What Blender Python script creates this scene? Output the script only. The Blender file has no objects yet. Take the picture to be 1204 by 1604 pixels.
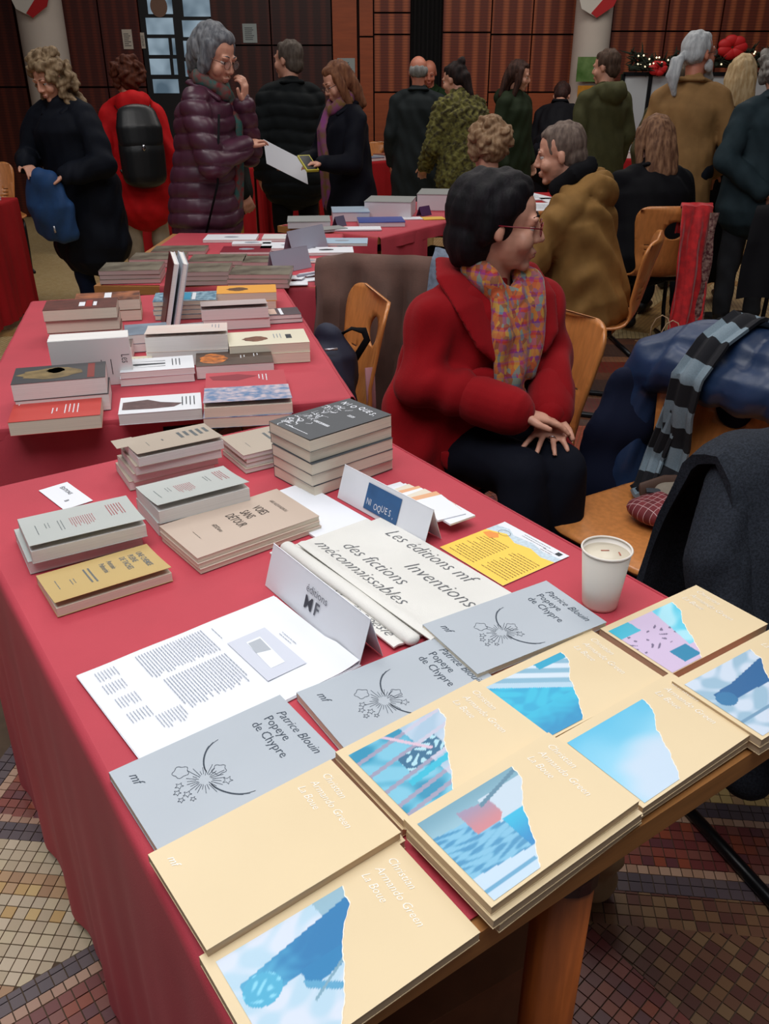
import bpy, bmesh, math, random
import numpy as np
from mathutils import Vector, Matrix, Euler
from mathutils.geometry import delaunay_2d_cdt
random.seed(7); rnd = random.Random(11)
PI = math.pi; R = math.radians
C = bpy.context.scene.collection
scene = bpy.context.scene

# ------------------------------------------------------------------ camera, world, lights, exposure
EYE = 1.44; FPX = 1317.0; PITCH = math.atan(680 / FPX)
cam_d = bpy.data.cameras.new('camera'); cam = bpy.data.objects.new('camera', cam_d); C.objects.link(cam)
cam.location = (0, 0, EYE); cam.rotation_euler = (PI / 2 - PITCH, 0, 0)
cam_d.sensor_fit = 'VERTICAL'; cam_d.sensor_height = 36.0; cam_d.lens = FPX / 1604 * 36.0
cam_d.clip_start = 0.05; cam_d.clip_end = 100
scene.camera = cam
w = bpy.data.worlds.new('world'); scene.world = w; w.use_nodes = True
w.node_tree.nodes['Background'].inputs[0].default_value = (0.86, 0.90, 1.0, 1)
w.node_tree.nodes['Background'].inputs[1].default_value = 0.11
scene.view_settings.view_transform = 'Standard'; scene.view_settings.look = 'None'
scene.view_settings.gamma = 1; scene.view_settings.use_curve_mapping = False
scene.view_settings.exposure = 0.0
def area(name, loc, rot, sx, sy, power, col):
    d = bpy.data.lights.new(name, 'AREA'); d.shape = 'RECTANGLE'; d.size = sx; d.size_y = sy
    d.energy = power; d.color = col
    o = bpy.data.objects.new(name, d); C.objects.link(o); o.location = loc; o.rotation_euler = rot
    return o
area('ceiling_lamp', (-0.3, 0.3, 3.6), (R(-8), R(-4), 0), 2.6, 2.2, 92, (0.97, 0.98, 1.0))
area('ceiling_lamp', (1.1, 3.4, 3.9), (0, 0, 0), 2.0, 1.6, 38, (1.0, 0.95, 0.90))
area('ceiling_lamp', (-1.6, 3.4, 3.9), (0, 0, 0), 2.0, 1.6, 50, (1.0, 0.97, 0.94))
area('ceiling_lamp', (-1.0, 7.4, 4.0), (0, 0, 0), 3.0, 1.2, 46, (1.0, 0.93, 0.86))
area('ceiling_lamp', (2.2, 7.6, 4.0), (0, 0, 0), 3.0, 1.2, 50, (1.0, 0.93, 0.86))

# ------------------------------------------------------------------ helpers
def s2l(c):
    return tuple(((v / 255) / 12.92 if v / 255 <= .04045 else ((v / 255 + .055) / 1.055) ** 2.4) for v in c)
MATS = {}
def mat(name, rgb, rough=.6, var=0., vscale=20, bump=0., bscale=200, sheen=0., metal=0., stretch=(1, 1, 1), rgb2=None, spec=.5, alpha=1, coat=0.):
    if name in MATS: return MATS[name]
    m = bpy.data.materials.new(name); m.use_nodes = True; nt = m.node_tree; b = nt.nodes['Principled BSDF']
    c = s2l(rgb) + (1,); b.inputs['Base Color'].default_value = c
    b.inputs['Roughness'].default_value = rough; b.inputs['Metallic'].default_value = metal
    b.inputs['Specular IOR Level'].default_value = spec
    if sheen: b.inputs['Sheen Weight'].default_value = sheen; b.inputs['Sheen Roughness'].default_value = .5
    if coat: b.inputs['Coat Weight'].default_value = coat; b.inputs['Coat Roughness'].default_value = .15
    if alpha < 1: b.inputs['Alpha'].default_value = alpha
    if var or rgb2 or bump:
        tc = nt.nodes.new('ShaderNodeTexCoord'); mp = nt.nodes.new('ShaderNodeMapping'); mp.inputs['Scale'].default_value = stretch
        nt.links.new(tc.outputs['Object'], mp.inputs[0])
    if var or rgb2:
        n = nt.nodes.new('ShaderNodeTexNoise'); n.inputs['Scale'].default_value = vscale; n.inputs['Detail'].default_value = 4
        r = nt.nodes.new('ShaderNodeValToRGB'); nt.links.new(mp.outputs[0], n.inputs[0]); nt.links.new(n.outputs[0], r.inputs[0])
        r.color_ramp.elements[0].position = .36; r.color_ramp.elements[1].position = .64
        if rgb2: c2 = s2l(rgb2) + (1,); r.color_ramp.elements[0].color = c; r.color_ramp.elements[1].color = c2
        else:
            r.color_ramp.elements[0].color = tuple(v * (1 - var) for v in c[:3]) + (1,)
            r.color_ramp.elements[1].color = tuple(min(1, v * (1 + var)) for v in c[:3]) + (1,)
        nt.links.new(r.outputs[0], b.inputs['Base Color'])
    if bump:
        n = nt.nodes.new('ShaderNodeTexNoise'); n.inputs['Scale'].default_value = bscale; n.inputs['Detail'].default_value = 3
        bp = nt.nodes.new('ShaderNodeBump'); bp.inputs['Strength'].default_value = bump; bp.inputs['Distance'].default_value = .004
        nt.links.new(mp.outputs[0], n.inputs[0]); nt.links.new(n.outputs[0], bp.inputs['Height']); nt.links.new(bp.outputs[0], b.inputs['Normal'])
    MATS[name] = m; return m
def vcmat(name, rough=.6, bump=0., coat=0.):
    if name in MATS: return MATS[name]
    m = bpy.data.materials.new(name); m.use_nodes = True; nt = m.node_tree; b = nt.nodes['Principled BSDF']
    a = nt.nodes.new('ShaderNodeVertexColor'); a.layer_name = 'Col'
    nt.links.new(a.outputs[0], b.inputs['Base Color']); b.inputs['Roughness'].default_value = rough
    if coat: b.inputs['Coat Weight'].default_value = coat; b.inputs['Coat Roughness'].default_value = .12
    MATS[name] = m; return m

class G:
    """collects vertices and faces of one mesh"""
    def __init__(s): s.v = []; s.f = []
    def add(s, vs, fs):
        o = len(s.v); s.v += [tuple(p) for p in vs]; s.f += [tuple(i + o for i in f) for f in fs]; return s
    def box(s, x0, x1, y0, y1, z0, z1, M=None):
        vs = [Vector((x, y, z)) for z in (z0, z1) for y in (y0, y1) for x in (x0, x1)]
        if M: vs = [M @ p for p in vs]
        return s.add(vs, [(0, 2, 3, 1), (4, 5, 7, 6), (0, 1, 5, 4), (2, 6, 7, 3), (0, 4, 6, 2), (1, 3, 7, 5)])
    def prism(s, poly, z0, z1, M=None):
        n = len(poly); vs = [Vector((x, y, z0)) for x, y in poly] + [Vector((x, y, z1)) for x, y in poly]
        if M: vs = [M @ p for p in vs]
        return s.add(vs, [tuple(range(n))[::-1], tuple(range(n, 2 * n))] + [(i, (i + 1) % n, n + (i + 1) % n, n + i) for i in range(n)])
    def tube(s, pts, rad, seg=10, hint=(1, 0, 0), caps=True, round_=False):
        pts = [Vector(p) for p in pts]; n = len(pts)
        if not isinstance(rad, list): rad = [rad] * n
        rad = [(r, r) if not isinstance(r, tuple) else r for r in rad]
        T = []
        for i in range(n):
            t = pts[min(i + 1, n - 1)] - pts[max(i - 1, 0)]
            T.append(t.normalized() if t.length > 1e-9 else Vector((0, 0, 1)))
        if round_:
            p0, p1 = pts[0], pts[-1]; r0, r1 = rad[0], rad[-1]; m0, m1 = min(r0), min(r1)
            pre = [(p0 - T[0] * m0 * a, (r0[0] * b, r0[1] * b), T[0]) for a, b in ((.98, .2), (.8, .6), (.45, .89))]
            post = [(p1 + T[-1] * m1 * a, (r1[0] * b, r1[1] * b), T[-1]) for a, b in ((.45, .89), (.8, .6), (.98, .2))]
            pts = [a[0] for a in pre] + pts + [a[0] for a in post]; rad = [a[1] for a in pre] + rad + [a[1] for a in post]
            T = [a[2] for a in pre] + T + [a[2] for a in post]; n = len(pts)
        hv = Vector(hint).normalized(); vs = []
        for p, r, t in zip(pts, rad, T):
            h = hv
            if abs(h.dot(t)) > .93: h = Vector((0, 1, 0)) if abs(t.y) < .9 else Vector((0, 0, 1))
            a = (h - t * h.dot(t)).normalized(); b = t.cross(a)
            for j in range(seg):
                q = 2 * PI * j / seg; vs.append(p + a * (r[0] * math.cos(q)) + b * (r[1] * math.sin(q)))
        fs = [(i * seg + j, i * seg + (j + 1) % seg, (i + 1) * seg + (j + 1) % seg, (i + 1) * seg + j) for i in range(n - 1) for j in range(seg)]
        if caps: fs += [tuple(range(seg))[::-1], tuple((n - 1) * seg + j for j in range(seg))]
        return s.add(vs, fs)
    def ell(s, c, r, M=None, seg=16, ring=10):
        c = Vector(c)
        if not isinstance(r, (tuple, list)): r = (r, r, r)
        vs = [Vector((0, 0, r[2]))]
        for i in range(1, ring):
            a = PI * i / ring
            for j in range(seg):
                b = 2 * PI * j / seg; vs.append(Vector((r[0] * math.sin(a) * math.cos(b), r[1] * math.sin(a) * math.sin(b), r[2] * math.cos(a))))
        vs.append(Vector((0, 0, -r[2])))
        fs = [(0, 1 + j, 1 + (j + 1) % seg) for j in range(seg)]
        for i in range(ring - 2):
            for j in range(seg):
                a = 1 + i * seg; fs.append((a + j, a + seg + j, a + seg + (j + 1) % seg, a + (j + 1) % seg))
        a = 1 + (ring - 2) * seg; e = len(vs) - 1; fs += [(a + (j + 1) % seg, a + j, e) for j in range(seg)]
        vs = [(M @ (c + p)) if M else c + p for p in vs]
        return s.add(vs, fs)
    def lathe(s, prof, seg=28, c=(0, 0, 0)):
        vs = [(c[0] + r * math.cos(2 * PI * j / seg), c[1] + r * math.sin(2 * PI * j / seg), c[2] + z) for r, z in prof for j in range(seg)]
        return s.add(vs, [(i * seg + j, i * seg + (j + 1) % seg, (i + 1) * seg + (j + 1) % seg, (i + 1) * seg + j) for i in range(len(prof) - 1) for j in range(seg)])
    def grid(s, P):
        """P: rows of points"""
        n = len(P[0]); vs = [p for row in P for p in row]
        return s.add(vs, [(i * n + j, i * n + j + 1, (i + 1) * n + j + 1, (i + 1) * n + j) for i in range(len(P) - 1) for j in range(n - 1)])
    def mesh(s, name, smooth=True):
        me = bpy.data.meshes.new(name); me.from_pydata(s.v, [], s.f); me.update()
        if smooth: me.polygons.foreach_set('use_smooth', [True] * len(me.polygons))
        return me
def tag(o, label=None, cat=None, group=None, kind=None):
    if label: o['label'] = label
    if cat: o['category'] = cat
    if group: o['group'] = group
    if kind: o['kind'] = kind
    return o
def obj(name, g, m, parent=None, loc=None, rotz=0, smooth=True):
    me = g if isinstance(g, bpy.types.Mesh) else g.mesh(name, smooth)
    if m is not None and not me.materials: me.materials.append(m)
    o = bpy.data.objects.new(name, me); C.objects.link(o)
    if parent: o.parent = parent
    if loc is not None: o.location = loc
    if rotz: o.rotation_euler = (0, 0, rotz)
    return o
def thing(name, label, cat, loc=(0, 0, 0), rotz=0, group=None):
    o = bpy.data.objects.new(name, None); C.objects.link(o); o.empty_display_size = .05
    o.location = loc; o.rotation_euler = (0, 0, rotz); return tag(o, label, cat, group)
def dup(root, loc, rotz, label, group=None):
    r = root.copy(); C.objects.link(r); r.location = loc; r.rotation_euler = (0, 0, rotz); r['label'] = label
    if group: r['group'] = group
    for ch in list(root.children):
        c = ch.copy(); C.objects.link(c); c.parent = r
        for g in ch.children:
            d = g.copy(); C.objects.link(d); d.parent = c
    return r
def solid(o, t, off=-1, bevel=0):
    m = o.modifiers.new('solid', 'SOLIDIFY'); m.thickness = t; m.offset = off; BAKE.append((o, None)); return o
BAKE = []
def blob(name, g, m, parent, voxel=.01, smooth=4, disp=None):
    o = obj(name, g, m, parent)
    r = o.modifiers.new('remesh', 'REMESH'); r.mode = 'VOXEL'; r.voxel_size = voxel; r.use_smooth_shade = True
    if smooth: q = o.modifiers.new('smooth', 'SMOOTH'); q.factor = .5; q.iterations = smooth
    BAKE.append((o, disp)); return o
def bake_all():
    bpy.context.view_layer.update(); dg = bpy.context.evaluated_depsgraph_get()
    done = []
    for o, d in BAKE:
        me = bpy.data.meshes.new_from_object(o.evaluated_get(dg), depsgraph=dg); done.append((o, me, d))
    for o, me, d in done:
        if not me.materials:
            for m in o.data.materials: me.materials.append(m)
        o.modifiers.clear(); o.data = me
        me.polygons.foreach_set('use_smooth', [True] * len(me.polygons))
        if len(me.polygons) < 6000 and hasattr(me, 'set_sharp_from_angle'): me.set_sharp_from_angle(angle=R(38))
        if d:
            n = len(me.vertices); co = np.empty(n * 3, 'f'); no = np.empty(n * 3, 'f')
            me.vertices.foreach_get('co', co); me.vertex_normals.foreach_get('vector', no) if len(me.vertex_normals) == n else me.vertices.foreach_get('normal', no)
            co = co.reshape(-1, 3); no = no.reshape(-1, 3)
            co = co + no * d(co).reshape(-1, 1); me.vertices.foreach_set('co', co.astype('f').ravel()); me.update()
def wrink(a, f=28, ph=0.):
    return lambda c: a * (np.sin(f * c[:, 2] + 9 * c[:, 0] + ph + 2.2 * np.sin(11 * c[:, 0] + 7 * c[:, 1] + ph)) * np.sin(13 * c[:, 0] - 8 * c[:, 1] + 6 * c[:, 2] + ph) + .5 * np.sin(55 * c[:, 0] + 31 * c[:, 2] + 3 * np.sin(20 * c[:, 1])))
def quilt(a, per):
    return lambda c: a * (np.sqrt(np.abs(np.sin(PI * (c[:, 2] + .012 * np.sin(14 * c[:, 0])) / per))) - .75) + .0015 * np.sin(60 * c[:, 0] + 40 * c[:, 2])
def curls(a, f=70):
    return lambda c: a * (np.sin(f * c[:, 0] + 3 * np.sin(f * .6 * c[:, 2])) * np.sin(f * .8 * c[:, 2] + 2 * np.sin(f * .5 * c[:, 1])) + .6 * np.sin(f * 1.1 * c[:, 1] + f * .5 * c[:, 2]))
def strands(a, f=130):
    return lambda c: a * (np.sin(f * c[:, 0] + 4 * np.sin(9 * c[:, 2])) + np.sin(f * 1.1 * c[:, 1] + 5 * np.sin(8 * c[:, 2]) + 1))

_tc = {}
def text(s, size, shear=0., off=0., sx=1.):
    k = (s, shear, off)
    if k not in _tc:
        cu = bpy.data.curves.new('t', 'FONT'); cu.body = s; cu.size = 1; cu.shear = shear; cu.offset = off; cu.resolution_u = 2
        o = bpy.data.objects.new('t', cu); me = bpy.data.meshes.new_from_object(o)
        _tc[k] = ([(v.co.x, v.co.y) for v in me.vertices], [tuple(p.vertices) for p in me.polygons])
        bpy.data.objects.remove(o); bpy.data.curves.remove(cu); bpy.data.meshes.remove(me)
    V, F = _tc[k]
    return [(x * size * sx, y * size) for x, y in V], F
class Print:
    """flat print on a cover: everything lies at surface height zf(x,y)"""
    def __init__(s, zf, eps=.0004): s.g = G(); s.zf = zf; s.eps = eps
    def put(s, V, F): s.g.add([(x, y, s.zf(x, y) + s.eps) for x, y in V], F)
    def text(s, t, x, y, size, rot=-90, shear=0., off=0., sx=1.):
        V, F = text(t, size, shear, off, sx); a = R(rot); c, n = math.cos(a), math.sin(a)
        s.put([(x + u * c - v * n, y + u * n + v * c) for u, v in V], F)
    def stroke(s, pts, wd):
        for (x0, y0), (x1, y1) in zip(pts, pts[1:]):
            dx, dy = x1 - x0, y1 - y0; l = math.hypot(dx, dy) or 1; nx, ny = -dy / l * wd / 2, dx / l * wd / 2
            s.put([(x0 + nx, y0 + ny), (x0 - nx, y0 - ny), (x1 - nx, y1 - ny), (x1 + nx, y1 + ny)], [(0, 1, 2, 3)])
    def rows(s, x, y, n, ln, pitch, wd, rot=-90, seed=0, dash=.006, ragged=.3):
        """n rows of small type, text running along rot, rows stacking downwards"""
        q = random.Random(seed); a = R(rot); c, m = math.cos(a), math.sin(a)
        for i in range(n):
            u = 0; L = ln * (1 - ragged * q.random() ** 3)
            while u < L:
                d = dash * q.uniform(.4, 1.5); d = min(d, L - u)
                V = [(u, -i * pitch), (u + d, -i * pitch), (u + d, -i * pitch + wd), (u, -i * pitch + wd)]
                s.put([(x + p * c - r * m, y + p * m + r * c) for p, r in V], [(0, 1, 2, 3)]); u += d + dash * .22
    def poly(s, P): s.put(P, [tuple(range(len(P)))])
    def done(s, name, m, parent): return obj(name, s.g, m, parent, smooth=False)

# ------------------------------------------------------------------ materials
M_red = mat('red_tablecloth', (186, 60, 74), .7, var=.05, vscale=6, bump=.12, bscale=600, sheen=.03)
M_redd = mat('red_drape', (160, 24, 30), .85, var=.06, vscale=6, bump=.12, bscale=500, spec=.2)
M_wood = mat('table_wood', (176, 120, 66), .45, var=.12, vscale=9, stretch=(1, 12, 12))
M_ply = mat('chair_plywood', (200, 128, 68), .35, var=.10, vscale=7, stretch=(10, 10, 1), coat=.3)
M_orange = mat('leg_orange_wood', (176, 92, 40), .4, var=.15, vscale=8, stretch=(12, 12, 1), coat=.2)
M_black = mat('black_steel', (18, 20, 24), .35, metal=.4)
M_skin = mat('skin', (206, 150, 126), .5, var=.06, vscale=18, bump=.08, bscale=90)
M_skin2 = mat('skin_ruddy', (192, 122, 98), .5, var=.08, vscale=18)
M_page = mat('page_block', (226, 216, 196), .8, var=.05, vscale=3, stretch=(1, 1, 260))
M_pagew = mat('page_block_white', (228, 224, 220), .8, var=.05, vscale=3, stretch=(1, 1, 260))
M_white = mat('white_paper', (232, 234, 240), .6)
M_ink = mat('ink', (52, 56, 62), .7)
M_inkl = mat('ink_pale', (150, 156, 168), .7)

# ------------------------------------------------------------------ room
tile_cols = {
 'cream': [(196, 178, 148), (205, 188, 160), (186, 168, 138), (200, 184, 150), (192, 176, 148)],
 'ochre': [(196, 160, 100), (186, 150, 110), (206, 176, 116), (170, 132, 96)],
 'tan': [(176, 138, 116), (168, 130, 106), (184, 148, 124)],
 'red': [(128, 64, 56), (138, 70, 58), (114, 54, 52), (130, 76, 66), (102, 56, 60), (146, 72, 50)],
 'brown': [(112, 76, 58), (122, 88, 62), (100, 62, 52), (128, 98, 70), (94, 58, 50)],  # tones darkened to paint in shade under and right of the foreground table
 'rust': [(160, 78, 44), (146, 66, 40), (176, 92, 52)],
 'dark': [(92, 78, 82), (86, 74, 80), (98, 84, 86)]}
def floor_build():
    fl = G().box(-6, 7, -2.5, 10.6, -.08, -.003); f = obj('floor', fl, mat('grout', (88, 70, 54), .9, var=.1), smooth=False); tag(f, kind='structure')
    PT = .0245
    h1 = lambda x: 1.236 - .1 * x
    XL = lambda y: -.913 + .13 * (y - 1.506)
    d1 = lambda x: 1.834 + .65 * (x + 1.047)
    d4 = lambda x: .922 + .795 * (x + .677)
    xa, xb = -1.7, 2.0
    def hb(a, b, o0, o1): return [(a, h1(a) + o0), (b, h1(b) + o0), (b, h1(b) + o1), (a, h1(a) + o1)]
    def cutx(poly, x0, x1): return poly
    Z = []
    Z.append((hb(xa, xb, -.045, 0), -5.7, PT, 'dark')); Z.append((hb(-.86, xb, 0, .022), -5.7, .022, 'tan'))
    yt = 3.0
    # left upper: cream field, slanting dark band, red field
    Z.append(([(xa, h1(xa)), (XL(h1(-.94)), h1(-.94)), (XL(1.87), 1.87), (XL(1.87), d1(XL(1.87)) - .055), (xa, d1(xa) - .055)], -5.7, PT, 'cream'))
    b = lambda o0, o1, nm: Z.append(([(XL(1.31) + o0, h1(XL(1.31) + o0) + (0.0 if nm == 'dark' else 0)), (XL(1.31) + o1, h1(XL(1.31) + o1)), (XL(1.95) + o1, 1.95), (XL(1.95) + o0, 1.95)], 82, PT if nm == 'dark' else .022, nm))
    b(0, .045, 'dark'); b(.045, .067, 'tan')
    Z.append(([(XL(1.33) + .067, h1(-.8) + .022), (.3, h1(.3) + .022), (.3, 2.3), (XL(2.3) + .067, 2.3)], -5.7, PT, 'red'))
    Z.append(([(xa, d1(xa) - .055), (-.84, d1(-.84) - .055), (-.84, d1(-.84)), (xa, d1(xa))], 33, .026, 'dark'))
    Z.append(([(xa, d1(xa)), (-.84, d1(-.84)), (-.84, 3.0), (xa, 3.0)], 33, PT, 'rust'))
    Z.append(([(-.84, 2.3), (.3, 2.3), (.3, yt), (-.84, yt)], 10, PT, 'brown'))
    # right upper
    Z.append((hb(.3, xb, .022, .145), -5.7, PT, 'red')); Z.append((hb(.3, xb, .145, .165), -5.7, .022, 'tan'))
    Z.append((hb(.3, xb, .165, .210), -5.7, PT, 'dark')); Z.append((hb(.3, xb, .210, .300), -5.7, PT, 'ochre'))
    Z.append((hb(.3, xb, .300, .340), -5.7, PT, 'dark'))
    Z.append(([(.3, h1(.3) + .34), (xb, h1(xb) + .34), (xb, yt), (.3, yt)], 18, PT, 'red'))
    # lower left
    Z.append(([(xa, d4(xa)), (.05, d4(.05)), (.05, h1(.05) - .045), (xa, h1(xa) - .045)][0:4] if d4(.05) < h1(.05) - .045 else [(xa, d4(xa)), (-.36, d4(-.36)), (-.36, h1(-.36) - .045), (xa, h1(xa) - .045)], -5.7, PT, 'cream'))
    Z.append(([(xa, d4(xa) - .048), (-.30, d4(-.30) - .048), (-.30, d4(-.30)), (xa, d4(xa))], 38.5, PT, 'dark'))
    Z.append(([(xa, d4(xa) - .076), (-.30, d4(-.30) - .076), (-.30, d4(-.30) - .048), (xa, d4(xa) - .048)], 38.5, .022, 'tan'))
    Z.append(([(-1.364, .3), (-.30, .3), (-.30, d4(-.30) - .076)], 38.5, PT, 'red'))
    # lower right: brown tiles aligned, then tiles laid diagonally, then a red field
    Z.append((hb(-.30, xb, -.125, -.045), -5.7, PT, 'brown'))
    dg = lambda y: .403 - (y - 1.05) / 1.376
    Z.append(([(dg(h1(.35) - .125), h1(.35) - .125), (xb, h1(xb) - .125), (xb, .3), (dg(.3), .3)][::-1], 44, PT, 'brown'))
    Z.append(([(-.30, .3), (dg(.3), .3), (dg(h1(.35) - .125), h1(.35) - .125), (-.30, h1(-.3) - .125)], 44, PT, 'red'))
    V = []; F = []; colr = []; full = []
    def inside(px, py, poly, sgn):
        for i in range(len(poly)):
            x0, y0 = poly[i]; x1, y1 = poly[(i + 1) % len(poly)]
            if sgn * ((x1 - x0) * (py - y0) - (y1 - y0) * (px - x0)) < 0: return False
        return True
    for poly, ang, pt, nm in Z:
        A2 = sum(poly[i][0] * poly[(i + 1) % len(poly)][1] - poly[(i + 1) % len(poly)][0] * poly[i][1] for i in range(len(poly)))
        sg = 1 if A2 > 0 else -1
        a = R(ang); c, s = math.cos(a), math.sin(a)
        lp = [(x * c + y * s, -x * s + y * c) for x, y in poly]
        x0 = min(p[0] for p in lp); x1 = max(p[0] for p in lp); y0 = min(p[1] for p in lp); y1 = max(p[1] for p in lp)
        py = pt * 1.06 if nm == 'cream' else pt
        i = 0
        for iy in range(int((y1 - y0) / py) + 2):
            for ix in range(int((x1 - x0) / pt) + 2):
                u = x0 + ix * pt; v = y0 + iy * py; g = .0011
                q = [(u + g, v + g), (u + pt - g, v + g), (u + pt - g, v + py - g), (u + g, v + py - g)]
                q = [(p[0] * c - p[1] * s, p[0] * s + p[1] * c) for p in q]
                isf = all(inside(p[0], p[1], poly, sg) for p in q)
                if not isf:
                    for k in range(len(poly)):
                        ax, ay = poly[k]; bx, by = poly[(k + 1) % len(poly)]; out = []
                        dfn = lambda p: sg * ((bx - ax) * (p[1] - ay) - (by - ay) * (p[0] - ax)) - .0006 * math.hypot(bx - ax, by - ay)
                        for m in range(len(q)):
                            p0, p1 = q[m], q[(m + 1) % len(q)]; d0, d1_ = dfn(p0), dfn(p1)
                            if d0 >= 0: out.append(p0)
                            if d0 * d1_ < 0: t = d0 / (d0 - d1_); out.append((p0[0] + t * (p1[0] - p0[0]), p0[1] + t * (p1[1] - p0[1])))
                        q = out
                        if len(q) < 3: break
                    if len(q) < 3: continue
                    ar = abs(sum(q[m][0] * q[(m + 1) % len(q)][1] - q[(m + 1) % len(q)][0] * q[m][1] for m in range(len(q)))) / 2
                    if ar < pt * pt * .08: continue
                col = nm
                if nm == 'cream' and (iy % 9 in (7, 8) or (iy % 9 == 5 and ix % 2 == 0)): col = 'ochre'
                k = rnd.randrange(len(tile_cols[col]))
                cx = sum(p[0] for p in q) / len(q); cy = sum(p[1] for p in q) / len(q)
                if isf:
                    full.append((math.hypot(cx, cy) + (9 if -.45 < cx < .35 else 0) + (9 if cy < .85 else 0) + (9 if abs(cx) > .50 * (cy * .889 + .66) else 0), col, k, cx, cy, a, pt, py, q))
                else: full.append((1e9, col, k, cx, cy, a, pt, py, q))
    full.sort(key=lambda t: t[0]); cache = {}
    for n, (d, col, k, cx, cy, a, pt, py, q) in enumerate(full):
        if n < 300:
            key = (col, k, round(pt, 4))
            if key not in cache:
                g = .0011; me = G().box(-pt / 2 + g, pt / 2 - g, -py / 2 + g, py / 2 - g, -.003, 0).mesh('tile', False)
                me.materials.append(mat('tile_%s_%d' % (col, k), tile_cols[col][k], .38)); cache[key] = me
            o = bpy.data.objects.new('tile', cache[key]); C.objects.link(o); o.parent = f
            o.location = (cx, cy, rnd.uniform(-.0004, .0003)); o.rotation_euler = (0, 0, a)
        else:
            m = len(q); o = len(V); zz = rnd.uniform(-.0004, .0003)
            V += [(x, y, zz) for x, y in q] + [(x, y, -.003) for x, y in q]
            F.append(tuple(range(o, o + m)))
            F += [(o + i, o + m + i, o + m + (i + 1) % m, o + (i + 1) % m) for i in range(m)]
            colr += [(col, k)] * (1 + m)
    me = bpy.data.meshes.new('mosaic'); me.from_pydata(V, [], F); names = {}
    idx = []
    for ck in colr:
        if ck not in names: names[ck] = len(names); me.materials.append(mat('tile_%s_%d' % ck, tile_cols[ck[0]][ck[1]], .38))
        idx.append(names[ck])
    me.polygons.foreach_set('material_index', idx); o = obj('mosaic', me, None, f); tag(o, kind='stuff')
    # further floor fields, tiles too small to tell apart
    def field(nm, poly, c1, c2, ang, z=0.0):
        if nm not in MATS:
            m = mat(nm, c1, .4); nt = m.node_tree; b = nt.nodes['Principled BSDF']
            tc = nt.nodes.new('ShaderNodeTexCoord'); mp = nt.nodes.new('ShaderNodeMapping'); mp.inputs['Rotation'].default_value = (0, 0, R(ang))
            br = nt.nodes.new('ShaderNodeTexBrick'); br.offset = 0; br.inputs['Scale'].default_value = 1
            br.inputs['Brick Width'].default_value = .0255; br.inputs['Row Height'].default_value = .0255; br.inputs['Mortar Size'].default_value = .0016
            br.inputs['Color1'].default_value = s2l(c1) + (1,); br.inputs['Color2'].default_value = s2l(c2) + (1,)
            br.inputs['Mortar'].default_value = s2l((100, 74, 52)) + (1,)
            nt.links.new(tc.outputs['Object'], mp.inputs[0]); nt.links.new(mp.outputs[0], br.inputs[0]); nt.links.new(br.outputs[0], b.inputs['Base Color'])
        obj('tile_field', G().prism(poly, -.003, z), MATS[nm], f, smooth=False)
    field('f_cream', [(-6, 3.0), (-1.0, 3.0), (-.2, 5.2), (7, 5.0), (7, 10.5), (-6, 10.5)], (204, 182, 134), (190, 164, 112), 12)
    field('f_ochre', [(-6, 3.0), (-1.7, .3), (-1.7, 3.0)], (196, 162, 112), (186, 150, 98), 20)
    for i, (x0, y0, x1, y1) in enumerate([(-4.5, 3.3, -1.2, 4.4), (-5, 4.6, -1.5, 5.5), (-1.8, 5.4, 1.0, 5.0), (1.6, 5.3, 3.4, 8.2), (2.2, 5.2, 5.8, 7.6), (2.0, 7.2, 4.5, 5.6), (-2.2, 3.6, -1.3, 8)]):
        dx, dy = x1 - x0, y1 - y0; l = math.hypot(dx, dy); nx, ny = -dy / l * .09, dx / l * .09
        field('f_oc2', [(x0 + nx, y0 + ny), (x0 - nx, y0 - ny), (x1 - nx, y1 - ny), (x1 + nx, y1 + ny)], (176, 140, 84), (160, 122, 70), 30, .0006 + .0002 * i)
    field('f_red', [(-1.0, 3.0), (7, 3.0), (7, 3.72), (-.7, 3.72)], (158, 82, 62), (142, 66, 52), 18)
    ys = [3.72, 3.80, 3.9, 4.02, 4.1, 4.22, 4.32, 4.40, 4.52, 4.6, 4.72, 4.82, 4.95, 5.08, 5.2]
    cs = [('f_dk', (84, 60, 54), (74, 52, 48)), ('f_tn', (152, 104, 76), (140, 92, 66)), ('f_rd2', (128, 50, 40), (116, 42, 36)), ('f_br', (120, 74, 56), (108, 66, 50))]
    for i in range(len(ys) - 1):
        n, c1, c2 = cs[(i * 3 + i // 3) % 4]
        field(n, [(-.8, ys[i]), (7, ys[i] - .25), (7, ys[i + 1] - .25), (-.8, ys[i + 1])], c1, c2, 3, .0004)
    for x0, y0, x1, y1 in [(1.7, 5.0, 3.2, 5.9), (2.3, 4.9, 3.6, 5.25), (1.2, 4.9, 2.0, 4.5)]:
        dx, dy = x1 - x0, y1 - y0; l = math.hypot(dx, dy); nx, ny = -dy / l * .05, dx / l * .05
        field('f_dk', [(x0 + nx, y0 + ny), (x0 - nx, y0 - ny), (x1 - nx, y1 - ny), (x1 + nx, y1 + ny)], 0, 0, 0, .0018)
    return f
floor_build()

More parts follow.
